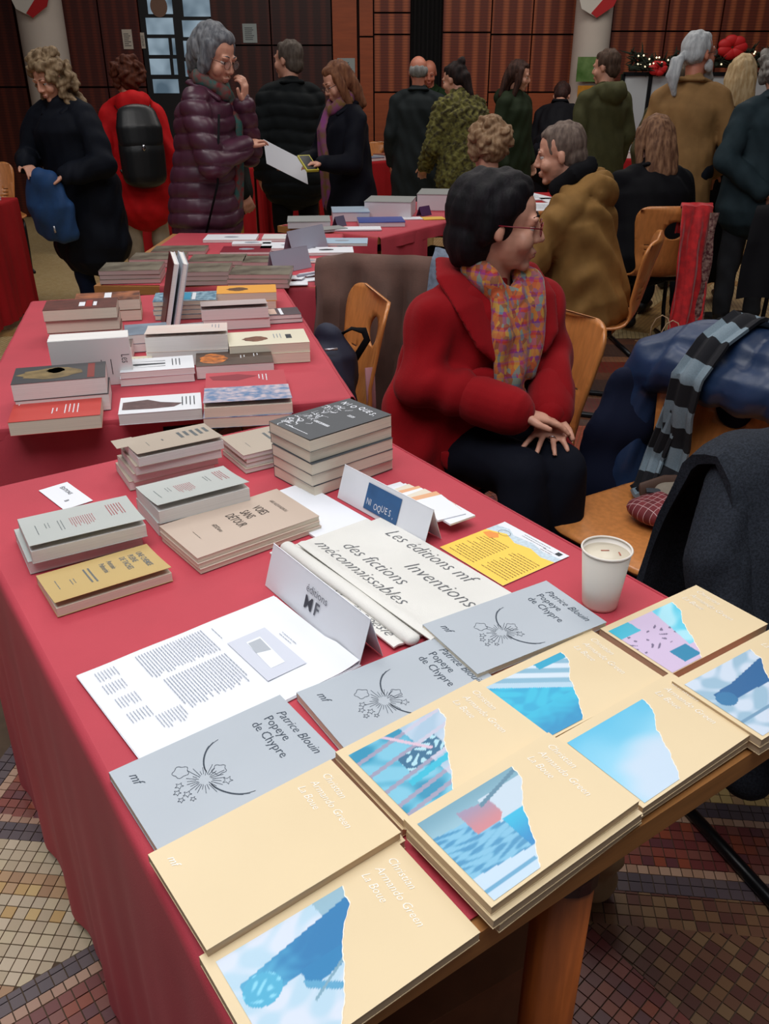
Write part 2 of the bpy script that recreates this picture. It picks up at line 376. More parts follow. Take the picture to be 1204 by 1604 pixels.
def panelmat(name, base, stripe, sc):
    m = mat(name, base, .5); nt = m.node_tree; b = nt.nodes['Principled BSDF']
    tc = nt.nodes.new('ShaderNodeTexCoord'); wv = nt.nodes.new('ShaderNodeTexWave'); wv.bands_direction = 'X'; wv.inputs['Scale'].default_value = sc; wv.inputs['Distortion'].default_value = .6
    mp = nt.nodes.new('ShaderNodeMapping'); mp.inputs['Scale'].default_value = (1, 1, .05)
    w2 = nt.nodes.new('ShaderNodeTexWave'); w2.bands_direction = 'Z'; w2.inputs['Scale'].default_value = 12; w2.inputs['Distortion'].default_value = 1.5
    r = nt.nodes.new('ShaderNodeValToRGB'); r.color_ramp.elements[0].color = s2l(base) + (1,); r.color_ramp.elements[1].color = s2l(stripe) + (1,)
    r.color_ramp.elements[0].position = .45; r.color_ramp.elements[1].position = .95
    mx = nt.nodes.new('ShaderNodeMixRGB'); mx.blend_type = 'MULTIPLY'; mx.inputs[0].default_value = .35
    nt.links.new(tc.outputs['Object'], mp.inputs[0]); nt.links.new(mp.outputs[0], wv.inputs[0]); nt.links.new(tc.outputs['Object'], w2.inputs[0])
    nt.links.new(wv.outputs[0], r.inputs[0]); nt.links.new(r.outputs[0], mx.inputs[1]); nt.links.new(w2.outputs[0], mx.inputs[2]); nt.links.new(mx.outputs[0], b.inputs['Base Color'])
    return m
WY = 10.3
def at_y(px, py, Y):
    x = (px - 602) / FPX; y = -(py - 802) / FPX
    dy = math.cos(PITCH) + y * math.sin(PITCH); dz = -math.sin(PITCH) + y * math.cos(PITCH); t = Y / dy
    return x * t, EYE + dz * t
def room():
    wb = obj('wall_back', G().box(-5.8, 6.8, WY + .06, WY + .25, -.003, 3.4), mat('wall_dark_wood', (40, 14, 8), .8), smooth=False); tag(wb, kind='structure')  # very dark wood behind the panels, visible in their joints
    wl = obj('wall_left', G().box(-6, -5.8, 2, WY + .25, -.003, 3.4), mat('wall_side_wood', (96, 40, 20), .7, var=.2), smooth=False); tag(wl, kind='structure')
    wr = obj('wall_right', G().box(6.8, 7, 2, WY + .25, -.003, 3.4), MATS['wall_side_wood'], smooth=False); tag(wr, kind='structure')
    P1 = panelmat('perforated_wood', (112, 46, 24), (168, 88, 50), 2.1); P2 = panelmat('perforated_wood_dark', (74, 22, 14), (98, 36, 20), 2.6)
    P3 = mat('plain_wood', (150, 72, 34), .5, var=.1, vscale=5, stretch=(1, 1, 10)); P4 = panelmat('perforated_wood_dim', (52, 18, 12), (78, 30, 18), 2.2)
    def pan(px0, px1, z0, z1, m, dy=0, g=.008):
        x0 = at_y(px0, 60, WY)[0]; x1 = at_y(px1, 60, WY)[0]
        obj('panel', G().box(x0 + g, x1 - g, WY - .02 + dy, WY + .06, z0 + g, z1 - g), m, wb, smooth=False)
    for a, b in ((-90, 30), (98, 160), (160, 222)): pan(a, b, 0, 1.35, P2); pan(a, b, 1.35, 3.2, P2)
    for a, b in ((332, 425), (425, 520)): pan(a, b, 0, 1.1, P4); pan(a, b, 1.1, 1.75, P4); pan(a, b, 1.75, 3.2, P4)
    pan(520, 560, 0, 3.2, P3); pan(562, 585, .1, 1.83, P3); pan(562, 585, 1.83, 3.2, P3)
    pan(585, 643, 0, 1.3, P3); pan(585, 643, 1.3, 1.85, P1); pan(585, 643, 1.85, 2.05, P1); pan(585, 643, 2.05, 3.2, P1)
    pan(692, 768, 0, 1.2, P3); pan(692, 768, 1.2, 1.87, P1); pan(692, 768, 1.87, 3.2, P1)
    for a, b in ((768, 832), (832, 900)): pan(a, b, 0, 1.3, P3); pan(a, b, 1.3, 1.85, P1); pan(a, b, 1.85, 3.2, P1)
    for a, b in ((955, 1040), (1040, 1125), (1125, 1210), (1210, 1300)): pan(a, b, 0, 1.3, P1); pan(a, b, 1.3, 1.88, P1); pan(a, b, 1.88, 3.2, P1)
    # black curtain in the gap
    g = G(); x0, x1 = at_y(644, 60, WY)[0], at_y(691, 60, WY)[0]
    g.grid([[(x0 + (x1 - x0) * i / 40, WY + .03 + .02 * math.sin(i * 1.1), z) for i in range(41)] for z in (.02, 3.2)])
    tag(solid(obj('curtain', g, mat('black_curtain', (10, 8, 9), .95)), .004), 'black curtain filling the gap between the orange wood wall panels', 'curtain')
    # door with glazed panes
    dx0, dx1 = at_y(223, 60, WY)[0], at_y(331, 60, WY)[0]
    d = obj('door_1', G().box(dx0, dx1, WY - .02, WY + .03, 0, 3.1), mat('door_black', (12, 12, 14), .5), smooth=False); tag(d, kind='structure')
    pm = bpy.data.materials.new('daylit_pane'); pm.use_nodes = True; nt = pm.node_tree; b = nt.nodes['Principled BSDF']
    tc = nt.nodes.new('ShaderNodeTexCoord'); n = nt.nodes.new('ShaderNodeTexNoise'); n.inputs['Scale'].default_value = 3; r = nt.nodes.new('ShaderNodeValToRGB')
    r.color_ramp.elements[0].color = (.10, .16, .22, 1); r.color_ramp.elements[1].color = (.42, .55, .66, 1); r.color_ramp.elements[0].position = .35; r.color_ramp.elements[1].position = .6
    nt.links.new(tc.outputs['Object'], n.inputs[0]); nt.links.new(n.outputs[0], r.inputs[0]); nt.links.new(r.outputs[0], b.inputs['Emission Color']); b.inputs['Emission Strength'].default_value = .55
    b.inputs['Base Color'].default_value = (.05, .07, .08, 1); b.inputs['Roughness'].default_value = .1
    def pane(pa, pb, pc, pd):
        x0, z1 = at_y(pa, pb, WY - .02); x1, z0 = at_y(pc, pd, WY - .02)
        obj('pane', G().box(x0, x1, WY - .032, WY - .015, z0, z1), pm, d, smooth=False)
    for (a, y0, b_, y1) in ((227, -30, 271, 22), (228, 28, 273, 54), (231, 60, 266, 86), (269, 60, 276, 86), (234, 92, 268, 117), (271, 92, 279, 117), (239, 124, 281, 146), (283, -30, 330, 26), (285, 32, 331, 58), (287, 64, 331, 90), (289, 96, 331, 120)): pane(a, y0, b_, y1)
    x, z = at_y(249, 10, WY - .02); dd = obj('door_sticker', G().add([(x + .09 * math.cos(i * PI / 12), WY - .034, z + .1 * math.sin(i * PI / 12)) for i in range(24)], [tuple(range(24))]), mat('sticker_brown', (120, 92, 76), .7), d)
    # notices
    def notice(pa, pb, pc, pd, lab, m=M_inkl):
        x0, z1 = at_y(pa, pb, WY - .03); x1, z0 = at_y(pc, pd, WY - .03)
        o = thing('notice', lab, 'notice', ((x0 + x1) / 2, WY - .021, z0)); wd = (x1 - x0) / 2; h = z1 - z0
        obj('sheet', G().box(-wd, wd, -.006, 0, 0, h), m, o, smooth=False)
        g = G(); q = random.Random(len(lab))
        for i in range(7): g.box(-wd * .7, wd * q.uniform(.1, .7), -.0075, -.006, h * (.16 + .1 * i), h * (.19 + .1 * i))
        obj('print', g, M_ink, o, smooth=False)
    mc = mat('notice_cream', (190, 182, 168), .7); mg = mat('notice_grey', (150, 160, 158), .7)
    notice(190, 46, 209, 77, 'cream paper notice pinned on dark wood left of the glazed door', mc)
    notice(219, 51, 228, 76, 'small notice right beside the edge of the glazed door', mc)
    notice(379, 37, 403, 67, 'grey notice on dark wall above the purple puffer jacket woman', mg)
    notice(528, 91, 556, 123, 'pale framed notice on orange wood behind the reading woman', mg)
    # columns
    mcol = mat('column_paint', (196, 186, 174), .7, var=.04, vscale=3)
    for pa, pb, yy, lab in ((12, 84, 9.9, 'left'), (908, 967, 9.9, 'right')):
        x0, x1 = at_y(pa, 10, yy)[0], at_y(pb, 10, yy)[0]; cx = (x0 + x1) / 2; rr = (x1 - x0) / 2
        o = obj('trim_1' if lab == 'left' else 'trim_2', G().lathe([(rr, 0), (rr, 3.4)], 32), mcol, loc=(cx, yy + rr, 0)); tag(o, kind='structure')
        # shield emblem
        e = thing('shield_emblem', 'navy, white and red shield emblem with gold letters high on the %s white column' % lab, 'emblem', (cx + (.02 if lab == 'left' else -.02), yy - .02, 1.98))
        sh = [(-.21, .6), (.21, .6), (.21, .22), (.16, .1), (.0, 0), (-.16, .08), (-.21, .22)]
        rx = Matrix.Rotation(PI / 2, 4, 'X')
        obj('shield', G().prism(sh, 0, .02, rx), mat('shield_white', (206, 202, 192), .5), e, smooth=False)
        obj('red_field', G().prism([(.21, .34), (.21, .22), (.16, .1), (.0, 0), (-.06, .04)], .02, .026, rx), mat('shield_red', (176, 24, 28), .5), e, smooth=False)
        obj('navy_field', G().prism([(-.21, .6), (-.05, .6), (-.21, .22)], .02, .026, rx), mat('shield_navy', (24, 26, 48), .5), e, smooth=False)
        g = G(); V, F = text('HK', .15); g.add([(x - .13, -.028, z + .17) for x, z in V], F); obj('gold_letters', g, mat('gold', (170, 140, 70), .4, metal=.3), e, smooth=False)
    x0, z1 = at_y(905, 89, 9.86); x1, z0 = at_y(950, 128, 9.86)
    o = thing('poster', 'green poster on the right white column behind the olive jacket man', 'poster', ((x0 + x1) / 2, 9.86, z0))
    obj('sheet', G().box(-(x1 - x0) / 2, (x1 - x0) / 2, -.004, 0, 0, z1 - z0), mat('poster_green', (60, 100, 30), .5, rgb2=(120, 150, 90), vscale=5), o, smooth=False)
    x0, z1 = at_y(905, 134, 9.86); x1, z0 = at_y(930, 152, 9.86)
    o = thing('poster', 'small orange poster below the green one on the right column', 'poster', ((x0 + x1) / 2, 9.86, z0))
    obj('sheet', G().box(-(x1 - x0) / 2, (x1 - x0) / 2, -.004, 0, 0, z1 - z0), mat('poster_orange', (190, 130, 30), .5, var=.1), o, smooth=False)
    # white partition screens with black mullions, garland on top
    def screen(pa, pb, yy, lab):
        x0, zt = at_y(pa, 116, yy); x1 = at_y(pb, 116, yy)[0]; W = x1 - x0; Hh = zt
        t = thing('partition_screen', lab, 'screen', (x0, yy, 0)); g = G()
        for x in (0, W * .5, W): g.box(x - .018, x + .018, -.02, .02, 0, Hh)
        for z in (.02, .75, Hh): g.box(0, W, -.02, .02, z - .018, z + .018)
        g.box(0, W * .5, -.02, .02, Hh * .58, Hh * .58 + .03); g.box(W * .5, W, -.02, .02, Hh * .76, Hh * .76 + .03)
        obj('frame', g, M_black, t, smooth=False)
        mp = mat('screen_paper', (178, 186, 190), .6)
        for a, b, c, d_ in ((0, .5, Hh * .58 + .03, Hh), (0, .5, .77, Hh * .58), (.5, 1, Hh * .76 + .03, Hh), (.5, 1, .77, Hh * .76), (0, .5, .04, .73), (.5, 1, .04, .73)):
            obj('panel', G().box(a * W + .02, b * W - .02, -.006, .006, c + .018 * (d_ == Hh and 0), d_ - .018), mp, t, smooth=False)
        return x0, x1, zt
    a = screen(976, 1062, 9.4, 'white paper partition screen with black bars right of the right column')
    b_ = screen(1066, 1160, 9.4, 'white partition screen behind the bearded man and long blond hair')
    c_ = screen(1176, 1270, 9.4, 'white partition screen cut by the right edge of the picture')
    def garland(x0, x1, z, lab, seed):
        t = thing('garland', lab, 'garland', ((x0 + x1) / 2, 9.4, z)); q = random.Random(seed); g = G(); l = G(); W = (x1 - x0) / 2
        for i in range(260):
            x = q.uniform(-W, W); hh = .05 + .10 * abs(math.sin(x * 5 + seed)); p = Vector((x, q.gauss(0, .04), .02 + q.random() * hh)); dd_ = Vector((q.gauss(0, .05), q.gauss(0, .05), q.gauss(.01, .04)))
            g.tube([p, p + dd_], [.012, .003], 5)
        g.tube([(-W, 0, .03), (W, 0, .03)], .03, 6)
        obj('greenery', g, mat('fir_green', (22, 34, 18), .8), t); tag(t.children[0], kind='stuff')
        for i in range(14): l.ell((q.uniform(-W, W), -.07, q.uniform(.03, .15)), .009, seg=6, ring=4)
        lm = bpy.data.materials.get('fairy') or bpy.data.materials.new('fairy'); lm.use_nodes = True; bb = lm.node_tree.nodes['Principled BSDF']; bb.inputs['Emission Color'].default_value = (1, .8, .5, 1); bb.inputs['Emission Strength'].default_value = 1.2
        tag(obj('fairy_lights', l, lm, t), kind='stuff')
        return t
    t = garland(at_y(985, 110, 9.4)[0], at_y(1070, 110, 9.4)[0], a[2] + .02, 'fir garland with fairy lights on the screen right of the right column', 3)
    fm = mat('poinsettia_red', (190, 20, 24), .6)
    g = G(); [g.ell((.05 * math.cos(i), -.06, .03 + .04 * math.sin(i)), (.05, .02, .03)) for i in range(7)]; obj('red_flower', g, fm, t)
    t = garland(at_y(1118, 110, 9.4)[0], at_y(1260, 110, 9.4)[0], a[2] + .05, 'fir garland with red flower and fairy lights at the top right', 8)
    g = G(); [g.ell((-.33 + .08 * math.cos(i * .9), -.07, .18 + .06 * math.sin(i * .9)), (.07, .03, .05)) for i in range(8)]; obj('red_flower', g, fm, t)
room()

# ------------------------------------------------------------------ tables
TZ = .740; CZ = .7435; BZ = .745
def table(lab, ox, oy, ang, W, L, legs=((.07, .07), (-.07, .07), (.07, -.07), (-.07, -.07)), group=None):
    t = thing('table', lab, 'table', (ox, oy, 0), R(ang), group)
    g = G(); g.box(0, W, 0, L, TZ - .032, TZ); obj('tabletop', g, M_wood, t, smooth=False)
    for lx, ly in legs:
        x = lx if lx > 0 else W + lx; y = ly if ly > 0 else L + ly
        l = obj('leg', G().tube([(x, y, .03), (x, y, TZ - .075)], .033, 16), M_orange, t)
        obj('cap', G().tube([(x, y, TZ - .075), (x, y, TZ - .032)], .036, 16), M_black, l)
        obj('foot', G().tube([(x, y, 0), (x, y, .03)], .03, 12), M_black, l)
    g = G()
    for y in (.07, L - .07): g.box(.07, W - .07, y - .012, y + .012, TZ - .072, TZ - .032)
    obj('rail', g, M_black, t, smooth=False)
    return t
def cloth(lab, ox, oy, ang, W, L, drapes, ext=(.0, .0, .0, .0), group=None, m=None, seed=1):
    """drapes: (side, s0, s1, length, amp); local frame x 0..W, y 0..L; ext = growth of top at left,right,front,back"""
    q = random.Random(seed); g = G(); x0, x1, y0, y1 = -ext[0], W + ext[1], -ext[2], L + ext[3]
    nx, ny = 14, 18
    g.grid([[(x0 + (x1 - x0) * i / nx, y0 + (y1 - y0) * j / ny, CZ) for i in range(nx + 1)] for j in range(ny + 1)])
    for side, s0, s1, ln, amp in drapes:
        n = max(10, int((s1 - s0) / .018)); rows = []
        ph = [q.uniform(0, 6) for _ in range(3)]
        prof = [(0, 0), (.006, .002), (.010, .008), (.011, .02)] + [(.012, ln * k / 8) for k in range(1, 9)]
        for o_, dn in prof:
            row = []
            for i in range(n + 1):
                s = s0 + (s1 - s0) * i / n; f = min(1, dn / max(ln, .01))
                o2 = o_ + amp * (f ** .8) * (.55 + .45 * math.sin(s * 26 + ph[0] + 1.4 * math.sin(s * 7 + ph[1]))) + amp * .25 * f * math.sin(s * 61 + ph[2])
                if side == 'left': p = (x0 - o2, s, CZ - dn)
                elif side == 'right': p = (x1 + o2, s, CZ - dn)
                elif side == 'front': p = (s, y0 - o2, CZ - dn)
                else: p = (s, y1 + o2, CZ - dn)
                row.append(p)
            rows.append(row)
        g.grid(rows)
    o = obj('tablecloth', g, m or M_red, loc=(ox, oy, 0), rotz=R(ang)); tag(o, lab, 'tablecloth', group)
    md = o.modifiers.new('s', 'SOLIDIFY'); md.thickness = .0015; md.offset = -1; BAKE.append((o, None)); return o
PA = 34.3
def AB(a, b): return a * math.cos(R(PA)) - b * math.sin(R(PA)), a * math.sin(R(PA)) + b * math.cos(R(PA))
fx, fy = AB(.146, .372)
table('long wooden table in the foreground under a red cloth', fx, fy, PA, .80, 1.24, legs=((.08, .1), (-.42, .045), (.08, -.1), (-.08, -.1)))
cloth('red cloth on the foreground table, falling to the floor on its left', fx, fy, PA, .80, 1.24,
      [('left', -.0, 1.25, .72, .014), ('right', -.01, 1.25, .12, .01), ('back', 0, .8, .3, .02)], (.004, .004, -.014, .004), seed=2)
table('wooden table holding paperbacks behind the foreground table, left', -.93, 1.755, 14, .87, 1.24)
cloth('red cloth on the paperback table, hanging at its front left corner', -.93, 1.755, 14, .87, 1.24,
      [('front', 0, .87, .028, .004), ('front', -.0, .42, .66, .05), ('right', 0, 1.24, .10, .012), ('left', 0, 1.24, .2, .02)], (.003, .003, .004, .003), seed=5)
table('wooden table with painting catalogues, third from the camera', -1.10, 3.22, -1.5, .84, 1.20)
cloth('red cloth on the catalogue table, its wooden edge bare at the left', -1.10, 3.22, -1.5, .84, 1.20,
      [('right', 0, 1.2, .14, .02), ('front', .25, .84, .30, .02)], (-.03, .012, -.01, .003), seed=6)
table('wooden table with white book boxes behind the catalogue table', -.57, 4.68, -35.5, .66, 1.22, group=None)
cloth('red cloth on the table with the white book boxes', -.57, 4.68, -35.5, .66, 1.22,
      [('right', 0, 1.22, .06, .01), ('front', .3, .66, .40, .03), ('right', 0, .42, .42, .02)], (-.02, .006, -.01, .003), seed=7)
FT = [('long table in the rear row behind the purple jacket woman', -2.75, 7.95, 0, 1.60, .75, 'rear row left'),
      ('rear table behind the black puffer jacket man', -.60, 7.98, 43, 1.1, .75, 'rear row middle'),
      ('rear table in front of the wood wall behind the dark coat man', .28, 8.9, 2, 1.8, .7, 'rear row centre'),
      ('rear table in front of the white screens at right', 2.2, 8.75, 0, 3.4, .6, 'rear row right')]
for i, (lab, x, y, a, W, L, nm) in enumerate(FT):
    table(lab, x, y, a, W, L)
    cloth('red cloth reaching the floor on the %s table' % nm, x, y, a, W, L, [('front', 0, W, .73, .04), ('left', 0, L, .73, .02), ('right', 0, L, .73, .02)], (.005, .005, .005, .005), seed=20 + i, m=M_redd)
table('table at the left edge of the picture with a slanting red drape', -3.62, 5.12, 0, 1.2, .72)
cloth('red cloth falling to the floor at the left edge of the picture', -3.62, 5.12, 0, 1.2, .72, [('right', 0, .72, .70, .03), ('front', 0, 1.2, .70, .03)], (.005, .005, .005, .005), seed=31, m=M_redd)
table('table with papers in front of the seated man in brown jacket', .70, 5.10, 2, .50, 1.0)
cloth('red cloth on the table of the seated brown jacket man', .70, 5.10, 2, .50, 1.0, [('front', 0, .50, .66, .02), ('right', 0, 1.0, .5, .02), ('left', 0, 1.0, .5, .02)], (.005, .005, .005, .005), seed=33, m=M_redd)
# black steel base bar and cardboard box under the foreground table

t = thing('cardboard_box', 'brown cardboard box standing under the foreground table', 'box', (.05, .92, 0), R(30))
mcb = mat('cardboard', (130, 84, 52), .85, var=.08)
obj('carton', G().box(-.17, .17, -.13, .13, 0, .30), mcb, t, smooth=False)
obj('flap', G().box(-.17, .17, -.20, -.13, .297, .300), mcb, t, smooth=False)
obj('tape', G().box(-.172, .172, -.02, .02, .3, .3006), mat('tape', (160, 120, 80), .3), t, smooth=False)
t = thing('plastic_bag', 'crumpled pale bag behind the round leg under the foreground table', 'bag', (.40, 1.13, 0), 0)
g = G(); g.ell((0, 0, .05), (.055, .045, .05)); g.tube([(0, 0, .06), (.01, 0, .13)], [.03, .05], round_=True); blob('sack', g, mat('bag_pale', (150, 120, 84), .6, var=.1), t, .006, 1, curls(.003, 60))

# ------------------------------------------------------------------ books
def cover_mat(name, rgb, **k): return mat('cover_' + name, rgb, **({'rough': .45, 'var': .02, 'vscale': 5} | k))
def book(lab, cx, cy, z0, ang, w, d, t, cm, pm=None, lift=0., group=None, name='book', flush=.0006):
    o = thing(name, lab, 'book', (cx, cy, z0), R(ang), group); ct = .0007
    g = G(); g.box(-w / 2 + flush, w / 2 - flush, -d / 2 + flush, d / 2 - ct, ct, t - ct); obj('page_block', g, pm or M_page, o, smooth=False)
    zf = lambda x, y: t + lift * max(0, min(1, (d / 2 - y) / d)) ** 1.7
    N = 12 if lift else 1; X = 2 if not lift else 6
    g = G(); ys = [d / 2 - d * j / N for j in range(N + 1)]; xs = [-w / 2 + w * i / X for i in range(X + 1)]
    top = [[(x, y, zf(x, y)) for x in xs] for y in ys]; bot = [[(x, y, zf(x, y) - ct) for x in xs] for y in ys]
    g.grid(top[::-1]); g.grid(bot)
    for A_, B_ in ((top[0], bot[0]), (top[-1], bot[-1]), ([r[0] for r in top], [r[0] for r in bot]), ([r[-1] for r in top], [r[-1] for r in bot])): g.grid([A_, B_])
    g.box(-w / 2, w / 2, -d / 2, d / 2, 0, ct); g.box(-w / 2, w / 2, d / 2 - ct, d / 2, 0, t - ct)
    obj('cover', g, cm, o, smooth=False)
    return o, zf
ORD = ['topmost', 'second from top', 'third from top', 'fourth from top', 'fifth from top', 'sixth from top']
def stack(desc, cx, cy, ang, w, d, ts, cm, pm=None, lift=0., group=None, jit=.004, ja=1.2, z0=BZ, off=None, seed=0):
    """ts from bottom to top; returns top book and its height function"""
    q = random.Random(seed + int(cx * 1000)); z = z0; n = len(ts); r = None
    for i, t in enumerate(ts):
        last = i == n - 1; dx, dy, da = (0, 0, 0) if last else (q.uniform(-jit, jit), q.uniform(-jit, jit), q.uniform(-ja, ja))
        if off and not last: dx += off[0] * (n - 1 - i); dy += off[1] * (n - 1 - i)
        a = R(ang); X = cx + dx * math.cos(a) - dy * math.sin(a); Y = cy + dx * math.sin(a) + dy * math.cos(a)
        lab = desc if n == 1 else '%s, %s' % (desc, 'topmost' if last else 'bottom' if i == 0 else ORD[n - 1 - i])
        c = cm[min(i, len(cm) - 1)] if isinstance(cm, list) else cm
        r = book(lab, X, Y, z, ang + da, w, d, t, c, pm, lift if last else 0, group); z += t + .0002
    return r

# grey star-burst books
mg = cover_mat('grey', (176, 184, 192)); mgk = mat('grey_ink', (58, 70, 84), .6)
def popeye(lab, cx, cy, ang, ts, w=.219, d=.132, seed=1):
    o, zf = stack(lab, cx, cy, ang, w, d, ts, mg, group='grey books with a line drawing', seed=seed)
    p = Print(zf)
    p.text('Patrice Blouin', .088, .040, .0155, shear=.35, off=-.006); p.text('Popeye', .071, .040, .0165, off=-.004); p.text('de Chypre', .054, .040, .0165, off=-.004)
    p.text('mf', -.094, .048, .016, shear=.4, off=-.004)
    cx_, cy_ = -.030, -.008
    q = random.Random(seed)
    for k in range(3):
        for s in (1, -1):
            pts = []
            for i in range(13):
                f = i / 12; x = cx_ + .003 + (.034 + .003 * k) * f ** 1.6 + (.004 if s > 0 else 0); y = cy_ + s * (.008 + .040 * math.sin(f * 1.45) + .002 * k)
                pts.append((x, y))
            p.stroke(pts[:13 - 2 * k], .0007)
    for i in range(26):
        a = i / 26 * 2 * PI; r0 = .006 + .003 * q.random(); r1 = .014 + .012 * q.random()
        p.stroke([(cx_ + r0 * math.cos(a), cy_ + r0 * math.sin(a)), (cx_ + r1 * math.cos(a), cy_ + r1 * math.sin(a))], .0006)
    def cloud(x, y, r):
        p.stroke([(x + (r + .0012 * math.sin(i * 1.3)) * math.cos(i / 24 * 2 * PI), y + (r + .0012 * math.sin(i * 1.3)) * math.sin(i / 24 * 2 * PI)) for i in range(25)], .0006)
    def star(x, y, r):
        p.stroke([(x + (r if i % 2 else r * .45) * math.cos(i * PI / 5), y + (r if i % 2 else r * .45) * math.sin(i * PI / 5)) for i in range(11)], .0005)
    cloud(cx_ + .020, cy_ + .004, .0075); cloud(cx_ - .016, cy_ + .026, .0085)
    for x, y, r in ((.020, -.016, .006), (-.026, .008, .005), (-.032, .0, .0045), (-.024, -.008, .005), (-.033, -.012, .004), (-.022, -.018, .0035)): star(cx_ + x, cy_ + y, r)
    p.done('lettering', mgk, o)
popeye('grey book with fine line drawing, nearest the table\'s left corner', -.178, .708, 37, [.012], seed=1)
popeye('grey book with fine line drawing, middle one of the grey row', .020, .838, 33, [.012], w=.226, d=.130, seed=2)
popeye('grey book with fine line drawing beside the tote bag and paper cup', .182, .972, 31, [.009, .009], w=.224, d=.128, seed=3)

# cream yellow books with torn photograph
mY = cover_mat('cream_yellow', (226, 204, 164), rough=.4); mYp = mat('pages_tan', (206, 180, 148), .8, var=.05, vscale=3, stretch=(1, 1, 260)); mYi = mat('white_ink', (250, 246, 238), .4); mYmf = mat('torn_paper', (244, 236, 222), .7)
def sm(e0, e1, x):
    t = max(0, min(1, (x - e0) / (e1 - e0))); return t * t * (3 - 2 * t)
def nz(u, v, s): return math.sin(u * s + 1.7 * math.sin(v * s * .7)) * math.sin(v * s * 1.1 + 1.3 * math.sin(u * s * .6 + 2))
def lerp(a, b, t): return tuple(x + (y - x) * t for x, y in zip(a, b))
def pic_rail(u, v):
    c = lerp((120, 190, 214), (30, 140, 176), sm(-.4, .6, nz(u, v, 9)))
    k = (v * .95 + u * .15)
    for c0 in (.16, .36, .60, .80, .93):
        if abs(k - c0) < .022: c = (150, 150, 176)
    if u > .55: c = lerp(c, (206, 206, 222), .75)
    if .38 < k < .58 and .3 < u < .75: c = (42, 104, 140) if nz(u, v, 40) > -.3 else (170, 214, 226)
    if abs(k - .68) < .035 and u > .22: c = (40, 180, 208)
    if abs((u - .45) - (k - .2) * .6) < .02 and k < .5: c = (214, 186, 204)
    return c
def pic_box(u, v):
    c = lerp((120, 184, 214), (62, 142, 186), sm(-.2, .5, nz(u * .7, v * 2, 26)))
    if v < .22 + .1 * u: c = lerp((110, 158, 178), (146, 188, 204), sm(0, .3, v))
    if u > .52 and .12 < v < .45: c = (190, 208, 222)
    if .30 < u < .60 and .12 + .2 * (u - .3) < v < .42 and v < .9 - u * .9: c = lerp((150, 140, 170), (200, 128, 136), sm(.1, .42, v))
    if abs(v - (.16 + (u - .6) * -.3)) < .02 and u > .5: c = (84, 130, 154)
    if u > .55 and v > .42 and v < .8: c = lerp((24, 176, 214), (20, 130, 190), sm(.42, .8, v))
    if v > .84 - .1 * (1 - u): c = (190, 212, 230) if not (abs(v - .9) < .02 and u < .5) else (96, 160, 196)
    return c
def pic_arm(u, v):
    c = lerp((176, 206, 224), (206, 216, 230), sm(-.5, .5, nz(u, v, 14)))
    if u > .75 and v < .2: c = (140, 178, 196)
    d = abs(v - (.40 - .12 * u)); w_ = .10 + .08 * u
    if u > .05 and d < w_: c = lerp((70, 160, 200), (22, 116, 172), sm(.1, .6, u + .1 * nz(u, v, 30)))
    if (u - .16) ** 2 + (v - .42) ** 2 < .018: c = lerp((70, 168, 204), (130, 206, 230), sm(.2, .9, nz(u, v, 46)))
    if .42 < u < .8 and .46 < v < .64 - .15 * (u - .4): c = (24, 122, 176)
    if abs((v - .62) - (u - .45) * .9) < .04 and .4 < u < .62: c = (84, 158, 196)
    if abs(v - (.95 - u * .55)) < .012 and u > .4: c = (120, 160, 180)
    return c
def pic_pool(u, v):
    if v > .62 - .05 * u: return lerp((40, 180, 214), (16, 140, 190), sm(.62, .95, v + .04 * nz(u, v, 30)))
    k = v - (u - .1) * .75
    if k > .1: return lerp((44, 184, 216), (30, 164, 206), sm(-.5, .5, nz(u, v, 20)))
    if k > .0: return (176, 206, 224)
    if u > .62 and v < .1: return (24, 160, 196)
    c = lerp((130, 176, 200), (206, 220, 232), sm(-.3, .3, math.sin(k * 30)))
    return c
def pic_sky(u, v):
    c = lerp((84, 184, 220), (140, 204, 230), sm(0, .5, v + .1 * nz(u, v, 6)))
    d = (u - .55) ** 2 + (v - .95) ** 2
    return lerp((192, 212, 230), c, sm(.12, .42, d + .05 * nz(u, v, 7)))
def pic_pink(u, v):
    if u < .68 - .2 * v or v > .8 - .1 * u:
        c = (206, 186, 216)
        if .25 < u < .5 and v > .70 and v < .95: c = (24, 130, 170)
        if nz(u, v, 32) > .75 and .2 < v < .6: c = (110, 96, 130)
        if v < .22 and u < .3: c = (60, 180, 206)
        return c
    return lerp((90, 200, 226), (166, 224, 238), sm(-.3, .6, nz(u, v, 9)))
def pic_statue(u, v):
    c = lerp((150, 184, 206), (200, 214, 230), sm(-.4, .4, nz(u, v, 13)))
    if abs(v - .40 + .06 * u) < .10 + .14 * max(0, u - .4) and u > .1: c = (30, 96, 150)
    if (u - .16) ** 2 + (v - .42) ** 2 < .012: c = (44, 116, 164)
    if abs(v - .75) < .015: c = (110, 150, 180)
    return c
PXY = [(-.098, .050), (.033, .050), (.028, .030), (.004, .006), (-.016, -.028), (-.030, -.048), (-.040, -.060), (-.098, -.060)]
